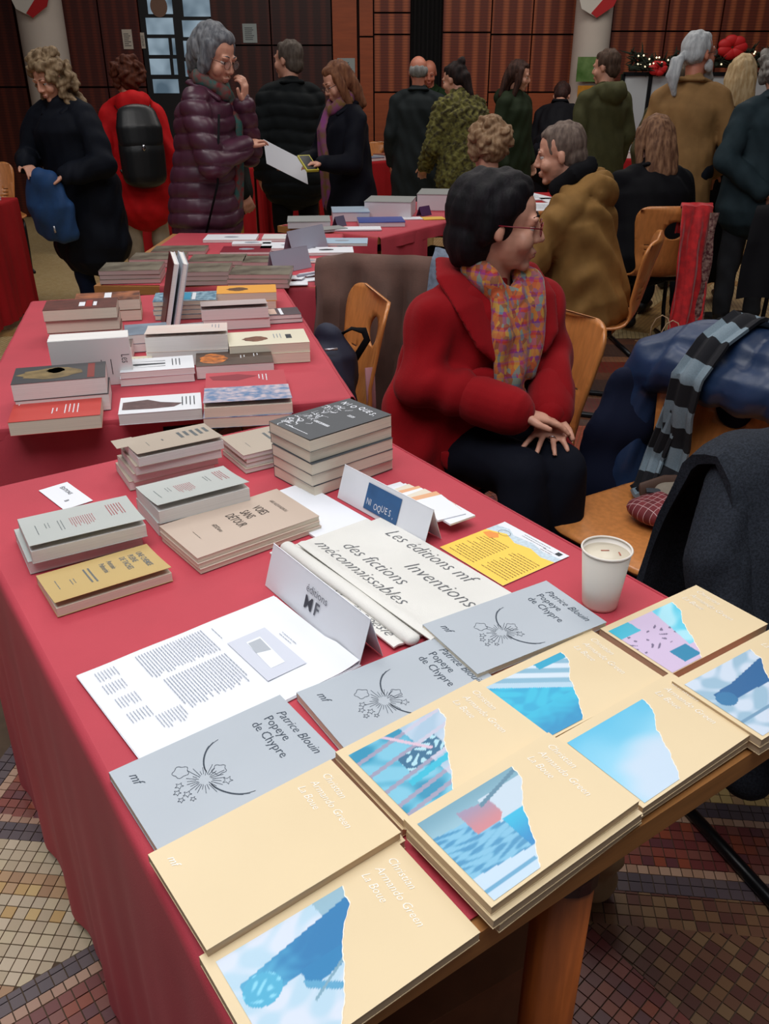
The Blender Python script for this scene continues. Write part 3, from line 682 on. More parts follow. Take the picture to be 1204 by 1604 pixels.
def torn_picture(o, zf, fn, rough_edge=0.0015, seed=0):
    q = random.Random(seed); x0, y0, y1 = -.098, -.060, .050; NX, NY = 96, 80
    def edge(y):
        pts = PXY[1:7]
        for (xa, ya), (xb, yb) in zip(pts, pts[1:]):
            if yb <= y <= ya: return xb + (xa - xb) * (y - yb) / (ya - yb)
        return pts[-1][0]
    V = []; F = []; cols = []
    for j in range(NY + 1):
        y = y1 + (y0 - y1) * j / NY; xe = edge(y) + .0007 * math.sin(j * .37 + seed) + .0006 * math.sin(j * .91 + seed * 2) * math.sin(j * .23)
        for i in range(NX + 1):
            x = x0 + (xe - x0) * i / NX; V.append((x, y, zf(x, y) + .0005))
            cols.append(s2l(fn((x - x0) / .131, (y1 - y) / .11)) + (1,))
    for j in range(NY):
        for i in range(NX): a = j * (NX + 1) + i; F.append((a + NX + 1, a + NX + 2, a + 1, a))
    me = bpy.data.meshes.new('picture'); me.from_pydata(V, [], F); ca = me.color_attributes.new('Col', 'FLOAT_COLOR', 'POINT')
    ca.data.foreach_set('color', [v for c in cols for v in c]); obj('picture', me, vcmat('photo_print', .35), o)
    g = G(); A_ = []; B_ = []
    for j in range(NY + 1):
        y = y1 + (y0 - y1) * j / NY; xe = edge(y) + .0007 * math.sin(j * .37 + seed) + .0006 * math.sin(j * .91 + seed * 2) * math.sin(j * .23); A_.append((xe, y, zf(xe, y) + .0005)); xx = xe + .0008 + .0008 * abs(math.sin(j * .21 + seed)) * abs(math.sin(j * .83)); B_.append((xx, y, zf(xx, y) + .0005))
    g.grid([A_, B_]); obj('torn_edge', g, mYmf, o, smooth=False)
def yellow(lab, cx, cy, ang, ts, fn, w=.209, d=.127, seed=0, lift=0., off=None):
    o, zf = stack(lab, cx, cy, ang, w, d, ts, mY, mYp, group='cream yellow books at the table front', seed=seed, lift=lift, off=off, jit=.003, ja=.9)
    p = Print(zf)
    for s, x, y, sz in (('Christian', .086, .050, .0125), ('Armando Green', .070, .048, .0125), ('La Boue', .055, .050, .0125)): p.text(s, x, y, sz, rot=-94, shear=.3, off=-.010, sx=.9)
    if fn is None: p.text('mf', -.094, .048, .012, shear=.4)
    p.done('lettering', mYi, o)
    if fn: torn_picture(o, zf, fn, seed=seed)
yellow('plain cream yellow book without picture, lying beside the grey row', -.107, .589, 37, [.011, .011], None, w=.214, seed=1, off=(.003, -.004))
yellow('cream book with blue arm photo at the bottom edge of the picture', -.038, .487, 36, [.012], pic_arm, w=.215, seed=2)
yellow('cream book with blue photo of shelves and rails', .068, .730, 37, [.0105, .0105], pic_rail, w=.213, seed=3)
yellow('cream book with photo of a reddish box above rippling blue water', .141, .620, 37, [.0115, .0115, .0115], pic_box, seed=4, off=(.002, -.003))
yellow('cream book with photo of a turquoise pool and white edge', .236, .851, 34, [.014], pic_pool, seed=5)
yellow('cream book with photo of pale cloud and blue sky', .317, .748, 35.5, [.010, .010], pic_sky, w=.209, seed=6)
yellow('cream book with photo of a pink house and blue window', .419, .971, 33.5, [.014], pic_pink, w=.205, d=.122, seed=7)
yellow('cream book with blue statue photo at the right edge of the picture', .482, .843, 33.5, [.012, .012], pic_statue, w=.209, seed=8)

# left group on the foreground table
mgb = cover_mat('pale_grey_green', (186, 190, 186)); mtan = cover_mat('sand', (196, 168, 110)); mbeige = cover_mat('rosy_beige', (196, 176, 160)); mbb = cover_mat('greige', (182, 168, 152))
mredk = mat('red_ink', (172, 92, 96), .7); mgk2 = mat('grey_ink2', (110, 116, 118), .7); mdk = mat('dark_ink', (70, 60, 54), .7)
o, zf = stack('pale grey book with red small print and raised cover, left', -.500, 1.225, 30, .180, .125, [.022, .022], mgb, M_pagew, lift=.010, seed=3, off=(-.005, .008))
p = Print(zf); p.rows(.070, .040, 6, .05, .0045, .0016, seed=1); p.rows(.02, .02, 11, .045, .0036, .0011, seed=2); p.done('lettering', mredk, o)
p = Print(zf); p.rows(-.03, .02, 2, .045, .005, .0012, seed=4); p.rows(-.05, .02, 2, .025, .005, .001, seed=5); p.rows(-.07, .02, 1, .05, .005, .0012, seed=6); p.done('small_print', mgk2, o)
o, zf = stack('sand coloured book with printed title, lying alone at left', -.432, 1.108, 34.5, .176, .110, [.015], mtan, M_page, lift=.010)
p = Print(zf); p.text('UNE CHEMISE', .062, .036, .013, off=.012, sx=.75); p.text('PLEINE', .048, .034, .013, off=.012, sx=.75); p.text('DE TACHES', .034, .034, .013, off=.012, sx=.75)
p.text('Antonio', .014, .034, .012, off=.01, sx=.8); p.text('Palmerini', .001, .032, .012, off=.01, sx=.8); p.rows(-.018, .03, 2, .055, .007, .0028, seed=3, dash=.004); p.rows(-.045, .01, 2, .025, .005, .0013, seed=2); p.rows(-.07, .02, 1, .045, .005, .0013, seed=2)
p.done('lettering', mgk2, o)
o, zf = stack('pale grey book with red small print, lying on white book blocks', -.341, 1.348, 33.5, .168, .115, [.024, .024], mgb, M_pagew, lift=.012, off=(-.002, .004))
p = Print(zf); p.rows(.066, .040, 4, .05, .0045, .0016, seed=1); p.rows(.0, .02, 9, .045, .0036, .0011, seed=2); p.done('lettering', mredk, o)
p = Print(zf); p.rows(.035, .03, 2, .03, .005, .0012, seed=4); p.rows(-.04, .02, 2, .025, .005, .001, seed=5); p.rows(-.065, .02, 1, .05, .005, .0012, seed=6); p.done('small_print', mgk2, o)
o, zf = stack('greige book with brown title on the tall stack at the table back', -.410, 1.510, 31.5, .168, .105, [.018, .018, .018, .018], mbb, M_pagew, lift=.008, off=(-.004, .006), ja=2)
p = Print(zf); 
for i, s in enumerate(('PASCAL', 'QUIGNARD', 'LECONS', 'DE SOLFEGE', 'ET DE PIANO')): p.rows(.068 - i * .013, .03, 1, .03 + .006 * (i % 3), .01, .0065, dash=.0035, ragged=0, seed=i)
p.rows(-.02, .01, 1, .012, .005, .003); p.rows(-.05, .01, 1, .03, .005, .001); p.done('lettering', mgk2, o)
# loose card sticking out of that stack
tag(obj('bookmark_card', G().box(-.02, .02, -.022, .022, 0, .0008), mbb, loc=(-.4985, 1.492, BZ + .0732), rotz=R(31), smooth=False), 'small greige card sticking out of the tall book stack', 'card')
o, zf = stack('greige book in the low stack hidden behind the black cover stack', -.245, 1.605, 33, .150, .115, [.009, .009, .009, .009], mbb, M_pagew, off=(.001, -.002))
p = Print(zf); p.rows(-.045, .0, 1, .03, .005, .001, seed=6); p.rows(.02, .03, 2, .04, .014, .006, dash=.004, seed=2); p.done('lettering', mgk2, o)
# five thick volumes
mNq = cover_mat('charcoal', (74, 78, 82), rough=.4)
o, zf = stack('thick volume with charcoal cover and white scrawled drawing', -.103, 1.516, 41, .196, .130, [.0228] * 5, mNq, M_page, lift=.002, jit=.004, ja=1.6, group='thick volumes piled by the tent card')
p = Print(zf); q = random.Random(4)
for s, x, y in (('N', .068, .054), ('I', .068, .037), ('O', .068, .026), ('Q', .068, .006), ('U', .068, -.008), ('E', .068, -.021), ('S', .068, -.034), (',', .068, -.045)): p.text(s, x + q.uniform(-.003, .003), y, .020, rot=-90 + q.uniform(-10, 10), off=.014, sx=.8)
p.text('22/23', .030, -.012, .010, off=.03, sx=.8); p.text('GRECE/IRRRR', -.035, .010, .010, off=.03, sx=.75); p.rows(-.085, .03, 1, .085, .004, .0018, dash=.004)
for i in range(60):
    x = q.uniform(-.085, .05); y = .050 - abs(q.gauss(0, .016)); a = q.uniform(0, 6); pts = [(x, y)]
    for k in range(5): a += q.uniform(-1, 1); x += .0035 * math.cos(a); y += .0035 * math.sin(a); pts.append((x, min(y, .063)))
    p.stroke(pts, q.uniform(.0006, .0018))
p.done('lettering', M_white, o)
# Voies sans detour
o, zf = stack('large rosy beige book with bold brown capitals', -.246, 1.266, 38.5, .232, .138, [.008, .008, .008], mbeige, M_page, jit=.001, ja=.6, off=(-.001, -.004), group='rosy beige books')
p = Print(zf); p.text('VOIES', .040, .030, .024, off=.008, sx=.55); p.text('SANS', .014, .028, .024, off=.008, sx=.55); p.text('DÉTOUR', -.012, .032, .024, off=.008, sx=.55)
p.text('ARIS ALEXANDROU', .078, .034, .010, off=-.005, sx=.6); p.text('PASCAL NEVEU', -.046, .016, .0075, off=.01, sx=.6); p.rows(-.040, .014, 1, .02, .005, .0015); p.rows(-.082, .014, 1, .035, .005, .001); p.done('lettering', mdk, o)

# folder below the thick volumes
t = thing('folder', 'white folder slipped under the stack of thick volumes', 'folder', (-.184, 1.398, BZ), R(40))
# white leaflet lying beside it
obj('sheet', G().box(-.035, .075, -.14, .10, 0, .0025), M_white, t, smooth=False); obj('flap', G().box(-.035, .075, -.145, .08, .0030, .0036), M_white, t, smooth=False)
t.location = (-.150, 1.34, BZ)
# paper slips
t = thing('name_slip', 'white slip with handwritten capitals at the table back edge', 'slip', (-.597, 1.413, BZ), R(43)); obj('sheet', G().box(-.028, .028, -.055, .055, 0, .0005), M_white, t, smooth=False)
p = Print(lambda x, y: .0005); p.text('ÉDITIONS', .006, .040, .012, rot=-90, sx=.8); p.text('B', -.012, -.02, .012); p.done('lettering', M_ink, t)

# A4 printouts
t = thing('printout', 'white printed sheets with a small grey picture, left of the tent card', 'papers', (-.215, .887, BZ), R(39)); q = random.Random(3)
for i in range(4):
    W, D = .302, .212; dx, dy, da = q.uniform(-.002, .002), q.uniform(-.002, .002), q.uniform(-.006, .006)
    Mx = Matrix.Translation((dx, dy, 0)) @ Matrix.Rotation(da, 4, 'Z')
    g = G(); z = i * .0009
    top = [[Mx @ Vector((-W / 2 + W * a / 20, -D / 2 + D * b / 8, z + .0005 + .0003 * math.sin(a * .9 + b * .3) * (i > 0) + (.006 * max(0, (a - 17) / 3) ** 2 if b < 3 and i == 3 else 0))) for a in range(21)] for b in range(9)]
    g.grid(top); s_ = obj('sheet', g, M_white, t); solid(s_, .0004)
zt = lambda x, y: .0042
p = Print(zt); 
p.rows(.020, .096, 24, .058, .0042, .0013, seed=1, dash=.005, ragged=.15)
p.rows(.020, .028, 22, .072, .0042, .0013, seed=2, dash=.005, ragged=.2)
for k, (x, y) in enumerate(((-.108, .095), (-.110, .065), (-.108, .030), (-.108, -.005))): p.rows(x, y, 7, .022, .0042, .0011, seed=5 + k, dash=.004)
p.rows(-.075, -.03, 9, .03, .004, .0011, seed=15, dash=.004); p.rows(.108, .02, 2, .035, .005, .001, seed=4); p.rows(.035, .09, 1, .03, .004, .001, seed=14)
p.done('lettering', mat('printed_grey', (160, 168, 182), .7), t)
p = Print(zt); p.poly([(.035, -.06), (.095, -.06), (.095, .045), (.035, .045)]); p.done('picture', mat('pic_grey', (206, 210, 222), .6), t)
p = Print(zt, .0007); p.poly([(.052, -.040), (.074, -.040), (.078, .030), (.056, .030)]); p.done('picture_sheet', mat('pic_white', (236, 240, 246), .6), t)
p = Print(zt, .0009); p.poly([(.054, .0), (.074, -.006), (.076, .026), (.057, .026)]); p.done('picture_shade', mat('pic_mid', (176, 182, 190), .6), t)
# tent cards
def tent(lab, p0, p1, h, half, group=None, m=None):
    x0, y0 = p0; x1, y1 = p1; L = math.hypot(x1 - x0, y1 - y0); a = math.atan2(y1 - y0, x1 - x0)
    t = thing('tent_card', lab, 'card', (x0, y0, BZ), a, group); mm = m or M_white
    g = G(); th = .0008; Rv = [(0, 0, 0), (L, 0, 0), (L, half, h), (0, half, h)]; g.add(Rv, [(0, 1, 2, 3)]); o1 = solid(obj('front_face', g, mm, t, smooth=False), th)
    g = G(); g.add([(0, 2 * half, 0), (L, 2 * half, 0), (L, half, h), (0, half, h)], [(3, 2, 1, 0)]); solid(obj('back_face', g, mm, t, smooth=False), th)
    return t, L, h, half
def onface(t, L, h, half, items, m, name='lettering', e=.0016):
    g = G(); s = math.hypot(h, half); ny, nz_ = -h / s, half / s
    for V, F in items: g.add([(x, y * half / s + ny * e, y * h / s + nz_ * e) for x, y in V], F)
    return obj(name, g, m, t, smooth=False)
def tx(s, x, y, sz, **k):
    V, F = text(s, sz, **k); return [(x + a, y + b) for a, b in V], F
t, L, h, hf = tent('white folded tent card with grey publisher lettering by the printed sheets', (-.184, 1.100), (-.034, .898), .068, .020)
onface(t, L, h, hf, [tx('éditions', .105, .043, .017, off=-.004), tx('M', .106, .018, .028, off=.012), tx('M', .1066, .018, .028, off=.012), tx('F', .132, .018, .028, off=.014)], mat('sign_grey', (96, 98, 108), .6))
V = []; 
t, L, h, hf = tent('white folded tent card with blue label by the thick volumes', (-.088, 1.405), (.066, 1.222), .062, .020)
onface(t, L, h, hf, [([(.075, .008), (.165, .008), (.165, .056), (.075, .056)], [(0, 1, 2, 3)])], mat('label_blue', (48, 92, 140), .5, var=.1, vscale=30), 'blue_label', .0012)
q = random.Random(2); it = []
for i, s in enumerate('NIOQUES,'): it.append(tx(s, .080 + .0102 * i, .016 + q.uniform(-.002, .002), .017, off=-.004, sx=.75))
onface(t, L, h, hf, it, M_white)
# pile of leaflets behind it
for i in range(9):
    c = [M_white, mat('leaflet_cream', (224, 214, 196), .7), mat('leaflet_peach', (224, 170, 130), .7)][(0, 0, 1, 2, 0, 1, 2, 0, 0)[i]]
    k = i % 3; x, y = [(.030, 1.415), (.070, 1.365), (.100, 1.310)][k]
    tag(obj('leaflet', G().box(-.028, .028, -.042, .042, 0, .0035), c, loc=(.030 + .010 * i + q.uniform(-.003, .003), 1.415 - .0135 * i + q.uniform(-.003, .003), BZ + .0037 * min(i, 8 - i // 2) * .8 + .0002 + .0037 * .2 * i), rotz=R(33 + q.uniform(-8, 8)), smooth=False),
        '%s leaflet, %s from the left in the fanned heap behind the blue label card' % (('white', 'white', 'cream', 'peach', 'white', 'cream', 'peach', 'white', 'white')[i], ('first', 'second', 'third', 'fourth', 'fifth', 'sixth', 'seventh', 'eighth', 'ninth')[i]), 'leaflet', 'leaflets behind the tent card')
# tote bag
def tote():
    t = thing('tote_bag', 'folded cream canvas tote bag with large grey italic lettering', 'bag', (.02, 1.11, BZ), R(-52))
    m = mat('canvas', (222, 220, 214), .85, var=.03, vscale=8, bump=.15, bscale=500)
    # local x runs to lower right in the picture, local y away from the tent card
    zf = lambda x, y: .0085 + .0025 * math.sin(9 * x + 1) * math.sin(14 * y) + .007 * math.exp(-((y + .062) / .014) ** 2)
    g = G(); g.grid([[(-.175 + .335 * i / 40, y, zf(-.175 + .335 * i / 40, y)) for i in range(41)] for y in [-.07 + .175 * j / 24 for j in range(25)]])
    o = obj('upper_layer', g, m, t); md = o.modifiers.new('s', 'SOLIDIFY'); md.thickness = .0028; md.offset = -1; BAKE.append((o, None))
    z2 = lambda x, y: .0042 + .003 * math.exp(-((y + .108) / .01) ** 2) + .001 * math.sin(20 * x)
    g = G(); g.grid([[(-.19 + .325 * i / 40, y, z2(-.19 + .325 * i / 40, y)) for i in range(41)] for y in [-.115 + .20 * j / 24 for j in range(25)]])
    o = obj('lower_layer', g, m, t); md = o.modifiers.new('s', 'SOLIDIFY'); md.thickness = .003; md.offset = -1; BAKE.append((o, None))
    g = G(); g.tube([(-.185, -.085, .010), (0, -.082, .0085), (.140, -.086, .009)], [(.012, .008)] * 3, 12, (0, 1, 0), round_=True); obj('rolled_hem', g, m, t)
    p = Print(zf, .0008); k = dict(rot=0, shear=.35, off=-.014)
    p.text('Les éditions mf', -.125, .070, .036, sx=.92, **k); p.text('Inventions', -.02, .026, .036, **k)
    p.text('des fictions', -.135, -.012, .034, **k); p.text('méconnaissables', -.165, -.046, .034, **k)
    p.done('lettering', mat('tote_ink', (104, 106, 110), .8), t)
    p = Print(z2, .0008); p.text('méconnaissables de poésie', -.17, -.108, .026, **k); p.done('lettering', MATS['tote_ink'], t)
tote()
# yellow flyer
t = thing('flyer', 'yellow and white printed flyer left of the paper cup', 'flyer', (.197, 1.203, BZ), R(37)); W, D = .150, .150
obj('sheet', G().box(-W / 2, W / 2, -D / 2, D / 2, 0, .0005), M_white, t, smooth=False)
fz = lambda x, y: .0005
p = Print(fz, .0001); p.poly([(-W / 2, -D / 2), (.040, -D / 2), (.034, -.05), (.042, -.02), (.034, .01), (.046, .04), (.03, D / 2), (-W / 2, D / 2)]); p.done('yellow_field', mat('flyer_yellow', (252, 206, 84), .6), t)
p = Print(fz, .0001); p.poly([(.040, -D / 2), (.056, -D / 2), (.050, -.04), (.058, -.01), (.052, .03), (.062, .05), (.056, D / 2), (.03, D / 2), (.046, .04), (.034, .01), (.042, -.02), (.034, -.05)][::-1]); p.done('blue_field', mat('flyer_blue', (196, 212, 222), .6, var=.1, vscale=200), t)
p = Print(fz, .0003); p.rows(-.058, -.068, 12, .060, .0065, .0016, rot=90, seed=1, dash=.005); p.rows(-.062, .004, 13, .060, .0065, .0016, rot=90, seed=3, dash=.005)
for i in range(4): pass
p.g.v = [(x, y, z) for x, y, z in p.g.v]; p.done('lettering', mat('flyer_ink', (110, 84, 40), .7), t)
g = G(); g.add([(x, y, z) for x, y, z in [(v[0], v[1], v[2]) for v in []]], [])
p = Print(fz, .0003); p.rows(.068, .02, 2, .06, .006, .0009, seed=3, dash=.004); p.rows(.06, -.03, 2, .025, .006, .0009, seed=8); p.stroke([(.045 + .009 * math.cos(i * PI / 8), .045 + .012 * math.sin(i * PI / 8)) for i in range(17)], .0008)
p.poly([(.060, -.066), (.070, -.066), (.070, -.056), (.060, -.056)]); p.done('small_print', M_ink, t)
p = Print(fz, .0003); p.poly([(.012, .048), (.026, .040), (.036, .050), (.030, .066), (.018, .070)]); p.done('drawing', mat('flyer_orange', (236, 150, 70), .6), t)
# paper cup
t = thing('paper_cup', 'white paper cup with milky drink near the table edge', 'cup', (.320, 1.050, BZ))
mcp = mat('cup_paper', (226, 218, 208), .45)
obj('wall', G().lathe([(0, .003), (.0235, .003), (.0245, 0), (.0255, 0), (.0262, .004), (.0355, .0935), (.0350, .0938), (.0258, .006), (0, .006)], 40), mcp, t)
g = G(); g.lathe([(.0355 + .0016 * math.cos(a), .094 + .0016 * math.sin(a)) for a in [i * PI / 5 for i in range(11)]], 40); obj('rim', g, mcp, t)
g = G(); g.lathe([(0, .085), (.0343, .085), (.0343, .0845)], 40); obj('drink', g, mat('milky_drink', (214, 204, 184), .35, var=.03), t)
g = G(); g.box(-.006, .006, .008, .010, .0853, .0858); g.box(.018, .020, -.006, .004, .0853, .0858); obj('speck', g, mat('speck', (176, 100, 80), .6), t)

# ------------------------------------------------------------------ second table: paperbacks
def pb(desc, cx, cy, ang, w, d, ts, cm, title=None, art=None, lift=0., ink=None, pm=None, off=None, extra=None):
    o, zf = stack(desc, cx, cy, ang, w, d, ts, cm, pm or M_pagew, lift=lift, group='paperbacks on the second table', off=off, jit=.003)
    if title:
        p = Print(zf)
        for s, x, y, sz in title:
            if isinstance(s, int): p.rows(x, y, s, sz, .009, .0024, dash=.003, seed=s, ragged=.5)
            else: p.text(s, x, y, sz, off=.01, sx=.8)
        p.done('lettering', ink or M_white, o)
    if art:
        for nm, poly, c in art: p = Print(zf, .0003); p.poly(poly); p.done(nm, c, o)
    return o, zf
def ringp(cx, cy, rx, ry, n=18, s=0): return [(cx + rx * math.cos(2 * PI * i / n) * (1 + .12 * math.sin(3 * i + s)), cy + ry * math.sin(2 * PI * i / n) * (1 + .12 * math.sin(5 * i + s))) for i in range(n)]
cr = cover_mat('red', (192, 62, 54)); mor = mat('orange_ink', (236, 150, 80), .6)
pb('red paperback with small white letters at the front left corner', -.738, 1.787, 15, .192, .118, [.032], cr, title=[(4, .045, .03, .06), (2, .0, .01, .04), (1, -.085, .055, .008)], pm=M_page)
o, zf = pb('dark paperback with golden figure painting on its cover', -.762, 1.905, 16, .205, .126, [.040, .040], cover_mat('near_black', (66, 66, 68)), art=[('picture', ringp(-.02, .0, .07, .04), mat('gold_paint', (124, 104, 66), .5, var=.3, vscale=30)), ('picture', ringp(-.01, .02, .02, .02), mat('flesh_paint', (190, 126, 84), .5)), ('spine_strip', [(.062, -.055), (.078, -.055), (.078, .055), (.062, .055)], mat('brick_red', (130, 50, 44), .5))])
# fanned white paperbacks standing on their edge behind it
wv = cover_mat('white_cover', (228, 228, 226))
for i, dy in enumerate((0, .03, .058)):
    t = thing('book', ('white paperback standing upright with thin red sketch, nearest of three', 'second upright white paperback behind the dark painting book', 'third upright white paperback behind the dark painting book')[i], 'book', (-.735 - dy * .3, 2.055 + dy, BZ), R(14), 'upright white paperbacks')
    g = G(); Mx = Matrix.Rotation(R(6), 4, 'X'); g.box(-.095, .095, -.011, .011, 0.001, .125 - .003 * i, Mx); obj('cover', g, wv, t, smooth=False)
    g = G(); g.box(-.094, .0955, -.009, .009, .0015, .1255 - .003 * i, Mx); obj('page_block', g, M_pagew, t, smooth=False)
    if i == 0:
        g = G(); V, F = text('Les', .030, off=-.01, sx=.6); Mt = Mx @ Matrix.Translation((.072, -.0114, .062)) @ Matrix.Rotation(PI / 2, 4, 'X') @ Matrix.Rotation(-PI / 2, 4, 'Z')
        g.add([Mt @ Vector((x - .02, y, 0)) for x, y in V], F)
        for x in (.045, .022, -.06, -.08): g.box(x, x + .0018, -.0116, -.0112, .03, .03 + .03 * (x > 0) + .01, Mx)
        obj('lettering', g, M_ink, t, smooth=False)
        g = G()
        for k in range(16): g.ell((-.045 + .0035 * k, -.0112, .052 + .006 * math.sin(k * 1.7)), (.005, .0005, .006), Mx, 8, 5)
        obj('red_sketch', g, mat('sketch_red', (140, 40, 26), .6), t)
cb = cover_mat('brown_dark', (96, 52, 44), var=.2, vscale=30)
wl_ = [('label', [(-.005, -.03), (.012, -.03), (.012, .02), (-.005, .02)], M_white), ('label', [(.035, -.03), (.045, -.03), (.045, .02), (.035, .02)], M_white), ('red_block', [(.014, -.04), (.032, -.04), (.032, .04), (.014, .04)], mat('blk_red', (150, 44, 36), .5))]
pb('brown paperback with two white labels on a tall stack at left', -.893, 2.480, 14, .203, .125, [.036, .036, .032], cb, art=wl_, pm=M_page, off=(.002, .006))
pb('orange and brown paperback at the back left of the second table', -.895, 2.735, 14, .200, .120, [.034, .034], cover_mat('orange_brown', (172, 104, 66), rgb2=(90, 50, 36), vscale=20), art=[('label', [(-.01, -.05), (.012, -.05), (.012, .05), (-.01, .05)], M_white)], pm=M_page)
pb('grey brown paperback right of the upright white ones', -.780, 2.300, 12, .150, .115, [.040], cover_mat('grey_brown', (110, 92, 86), var=.2, vscale=20))
t = thing('book', 'pair of thin dark red picture book standing open on edge', 'book', (-.70, 2.63, BZ), R(16))
t['label'] = 'thin dark red book standing upright and leaning, left of two'
for i in range(2):
    tt = t if i == 0 else thing('book', 'thin grey book standing upright and leaning, right of two', 'book', (-.672, 2.63, BZ), R(16))
    Mx = Matrix.Rotation(R(14), 4, 'Y'); g = G(); g.box(-.003, .0, -.105, .105, .001, .215, Mx); obj('cover', g, mat('cover_maroon', (84, 22, 24), .4) if i == 0 else mg, tt, smooth=False)
    g = G(); g.box(.0002, .012, -.103, .103, .001, .213, Mx); obj('page_block', g, M_pagew, tt, smooth=False)
    g = G(); g.box(.0122, .0145, -.105, .105, .001, .215, Mx); obj('back_cover', g, M_white if i == 0 else mg, tt, smooth=False)
for x, y, a, lab in ((-.735, 2.60, 10, 'white card with a dot lying below the upright books, left'), (-.60, 2.62, 20, 'white card with a dot lying below the upright books, right')):
    t = thing('card', lab, 'card', (x, y, BZ), R(a)); obj('sheet', G().box(-.035, .035, -.04, .04, 0, .001), M_white, t, smooth=False); obj('dot', G().box(-.003, .003, -.003, .003, .001, .0013), M_ink, t, smooth=False)
pb('blue map-like cover paperback on a stack of five', -.653, 2.775, 9, .200, .130, [.0145] * 4, cover_mat('blue_map', (60, 104, 132), rgb2=(150, 184, 200), vscale=60), art=[('label', [(-.01, -.05), (.018, -.05), (.018, .05), (-.01, .05)], mat('lab_blue', (40, 150, 190), .5)), ('label', [(.022, -.05), (.034, -.05), (.034, .05), (.022, .05)], M_white)], pm=M_page)
pb('orange paperback with black engraving at the back of the second table', -.470, 2.893, 8, .200, .120, [.028, .028], cover_mat('orange', (236, 166, 60)), art=[('engraving', ringp(-.03, 0, .035, .025), mat('engraving_brown', (96, 60, 30), .6, var=.4, vscale=150))], pm=M_page)
pb('pinkish white paperback with curling cover in the middle', -.472, 2.640, 12, .205, .115, [.032, .032], cover_mat('dusty', (196, 180, 178)), lift=.012)
pb('small dark paperback with cream label at the right edge', -.330, 2.705, 14, .110, .095, [.013, .013], cover_mat('dark_purple', (80, 66, 72), var=.1), art=[('label', [(-.045, -.03), (-.02, -.03), (-.02, .04), (-.045, .04)], mat('pale_pic', (206, 176, 160), .6)), ('label', [(-.01, -.04), (.0, -.04), (.0, .04), (-.01, .04)], M_white)])
pb('blue-grey paperback left of the thick open white one', -.690, 2.405, 16, .120, .120, [.024, .026], cover_mat('blue_grey', (120, 134, 150), var=.2, vscale=15))
pb('thick white paperback with pink marbled cover curling up', -.542, 2.280, 10, .218, .125, [.040, .040], cover_mat('white_pink', (228, 206, 196), rgb2=(226, 216, 208), vscale=14), title=[(3, .085, .045, .05)], ink=M_inkl, lift=.010)
pb('cream paperback with oval portrait near the right edge', -.325, 2.300, 12, .218, .140, [.028, .026], cover_mat('cream', (228, 220, 196)), art=[('portrait', ringp(-.035, -.01, .034, .024), mat('portrait_brown', (120, 76, 56), .5, var=.3, vscale=60)), ('mark', [(.05, -.02), (.066, -.02), (.066, .02), (.05, .02)], M_ink)], title=[(3, .035, .03, .045)], ink=M_inkl, pm=M_page)
pb('paperback with orange flame photo on dark brown cover', -.399, 2.174, 11, .200, .120, [.034], cover_mat('dark_brown', (78, 60, 50), var=.15, vscale=20), art=[('picture', ringp(-.055, 0, .035, .045, s=2), mat('flame', (226, 130, 50), .5, rgb2=(120, 70, 40), vscale=40))], title=[(2, .06, .03, .03), (2, .025, .02, .03)])
pb('white paperback with figure engraving, second from the table front', -.589, 2.115, 14, .184, .112, [.020, .016], cover_mat('bright_white', (228, 230, 234)), art=[('figure', [(-.07, .002), (-.055, -.008), (.02, -.006), (.02, .004), (-.055, .008)], M_ink), ('figure', [(-.06, .025), (.02, .02), (.02, .024)], M_ink), ('figure', [(-.06, -.025), (.02, -.02), (.02, -.024)], M_ink)], title=[(3, .055, .035, .06)], ink=M_ink)
pb('white paperback with dark hand engraving at the table front', -.518, 1.845, 12.5, .184, .112, [.026], MATS['cover_bright_white'], art=[('figure', [(-.085, .02), (-.085, -.03), (-.02, -.034), (.03, -.03), (.05, -.008), (.0, .008), (-.03, .03)], mat('fig_brown', (96, 72, 72), .6, var=.2, vscale=60))], title=[(4, .075, .035, .06)], ink=M_ink)
pb('cream paperback with blue marbled flap rising at the table front', -.314, 1.835, 10, .196, .135, [.024, .024], cover_mat('blue_marble', (96, 130, 170), rgb2=(206, 190, 196), vscale=50), lift=.012, pm=M_page)
pb('red covered paperback lying loosely above the blue marbled one', -.345, 2.010, 10, .196, .120, [.020, .010], cover_mat('rose_red', (188, 62, 74)), title=[(3, .05, .03, .05)], art=[('wing', [(-.09, .03), (-.02, .04), (.03, .02), (-.02, -.01), (-.08, .0)], mat('dark_rose', (140, 44, 56), .6))])
t = thing('leaflet', 'small cream leaflet leaning right of the upright white books', 'leaflet', (-.655, 2.15, BZ), R(12)); obj('sheet', G().box(-.04, .04, -.05, .05, 0, .030), mat('leaf_cream', (222, 214, 190), .7), t, smooth=False)
p = Print(lambda x, y: .030); p.rows(.03, .03, 5, .05, .012, .002); p.done('lettering', M_inkl, t)

# third table: catalogues with dark landscape covers
mland = cover_mat('landscape', (92, 84, 72), rgb2=(134, 126, 110), vscale=12, rough=.3); mcp_ = mat('pages_pink', (196, 170, 166), .8, var=.04, vscale=3, stretch=(1, 1, 200))
for i, (cx, cy, a, n, w_, d_) in enumerate([(-.975, 3.325, 6, 3, .225, .17), (-.700, 3.300, 4, 3, .215, .17), (-.465, 3.250, 0, 3, .225, .17), (-.945, 3.625, 4, 2, .22, .16), (-.690, 3.585, 3, 2, .225, .16), (-.915, 3.890, 4, 1, .235, .15), (-.510, 3.56, 3, 2, .14, .15)]):
    nm = ['left front', 'middle front', 'right front', 'left second row', 'middle second row', 'rear', 'right second row'][i]
    stack('landscape-painting catalogue, %s of the catalogue table' % nm, cx, cy, a, w_, d_, [.016] * n, mland, mcp_, group='landscape catalogues', jit=.006, off=(0, -.002))
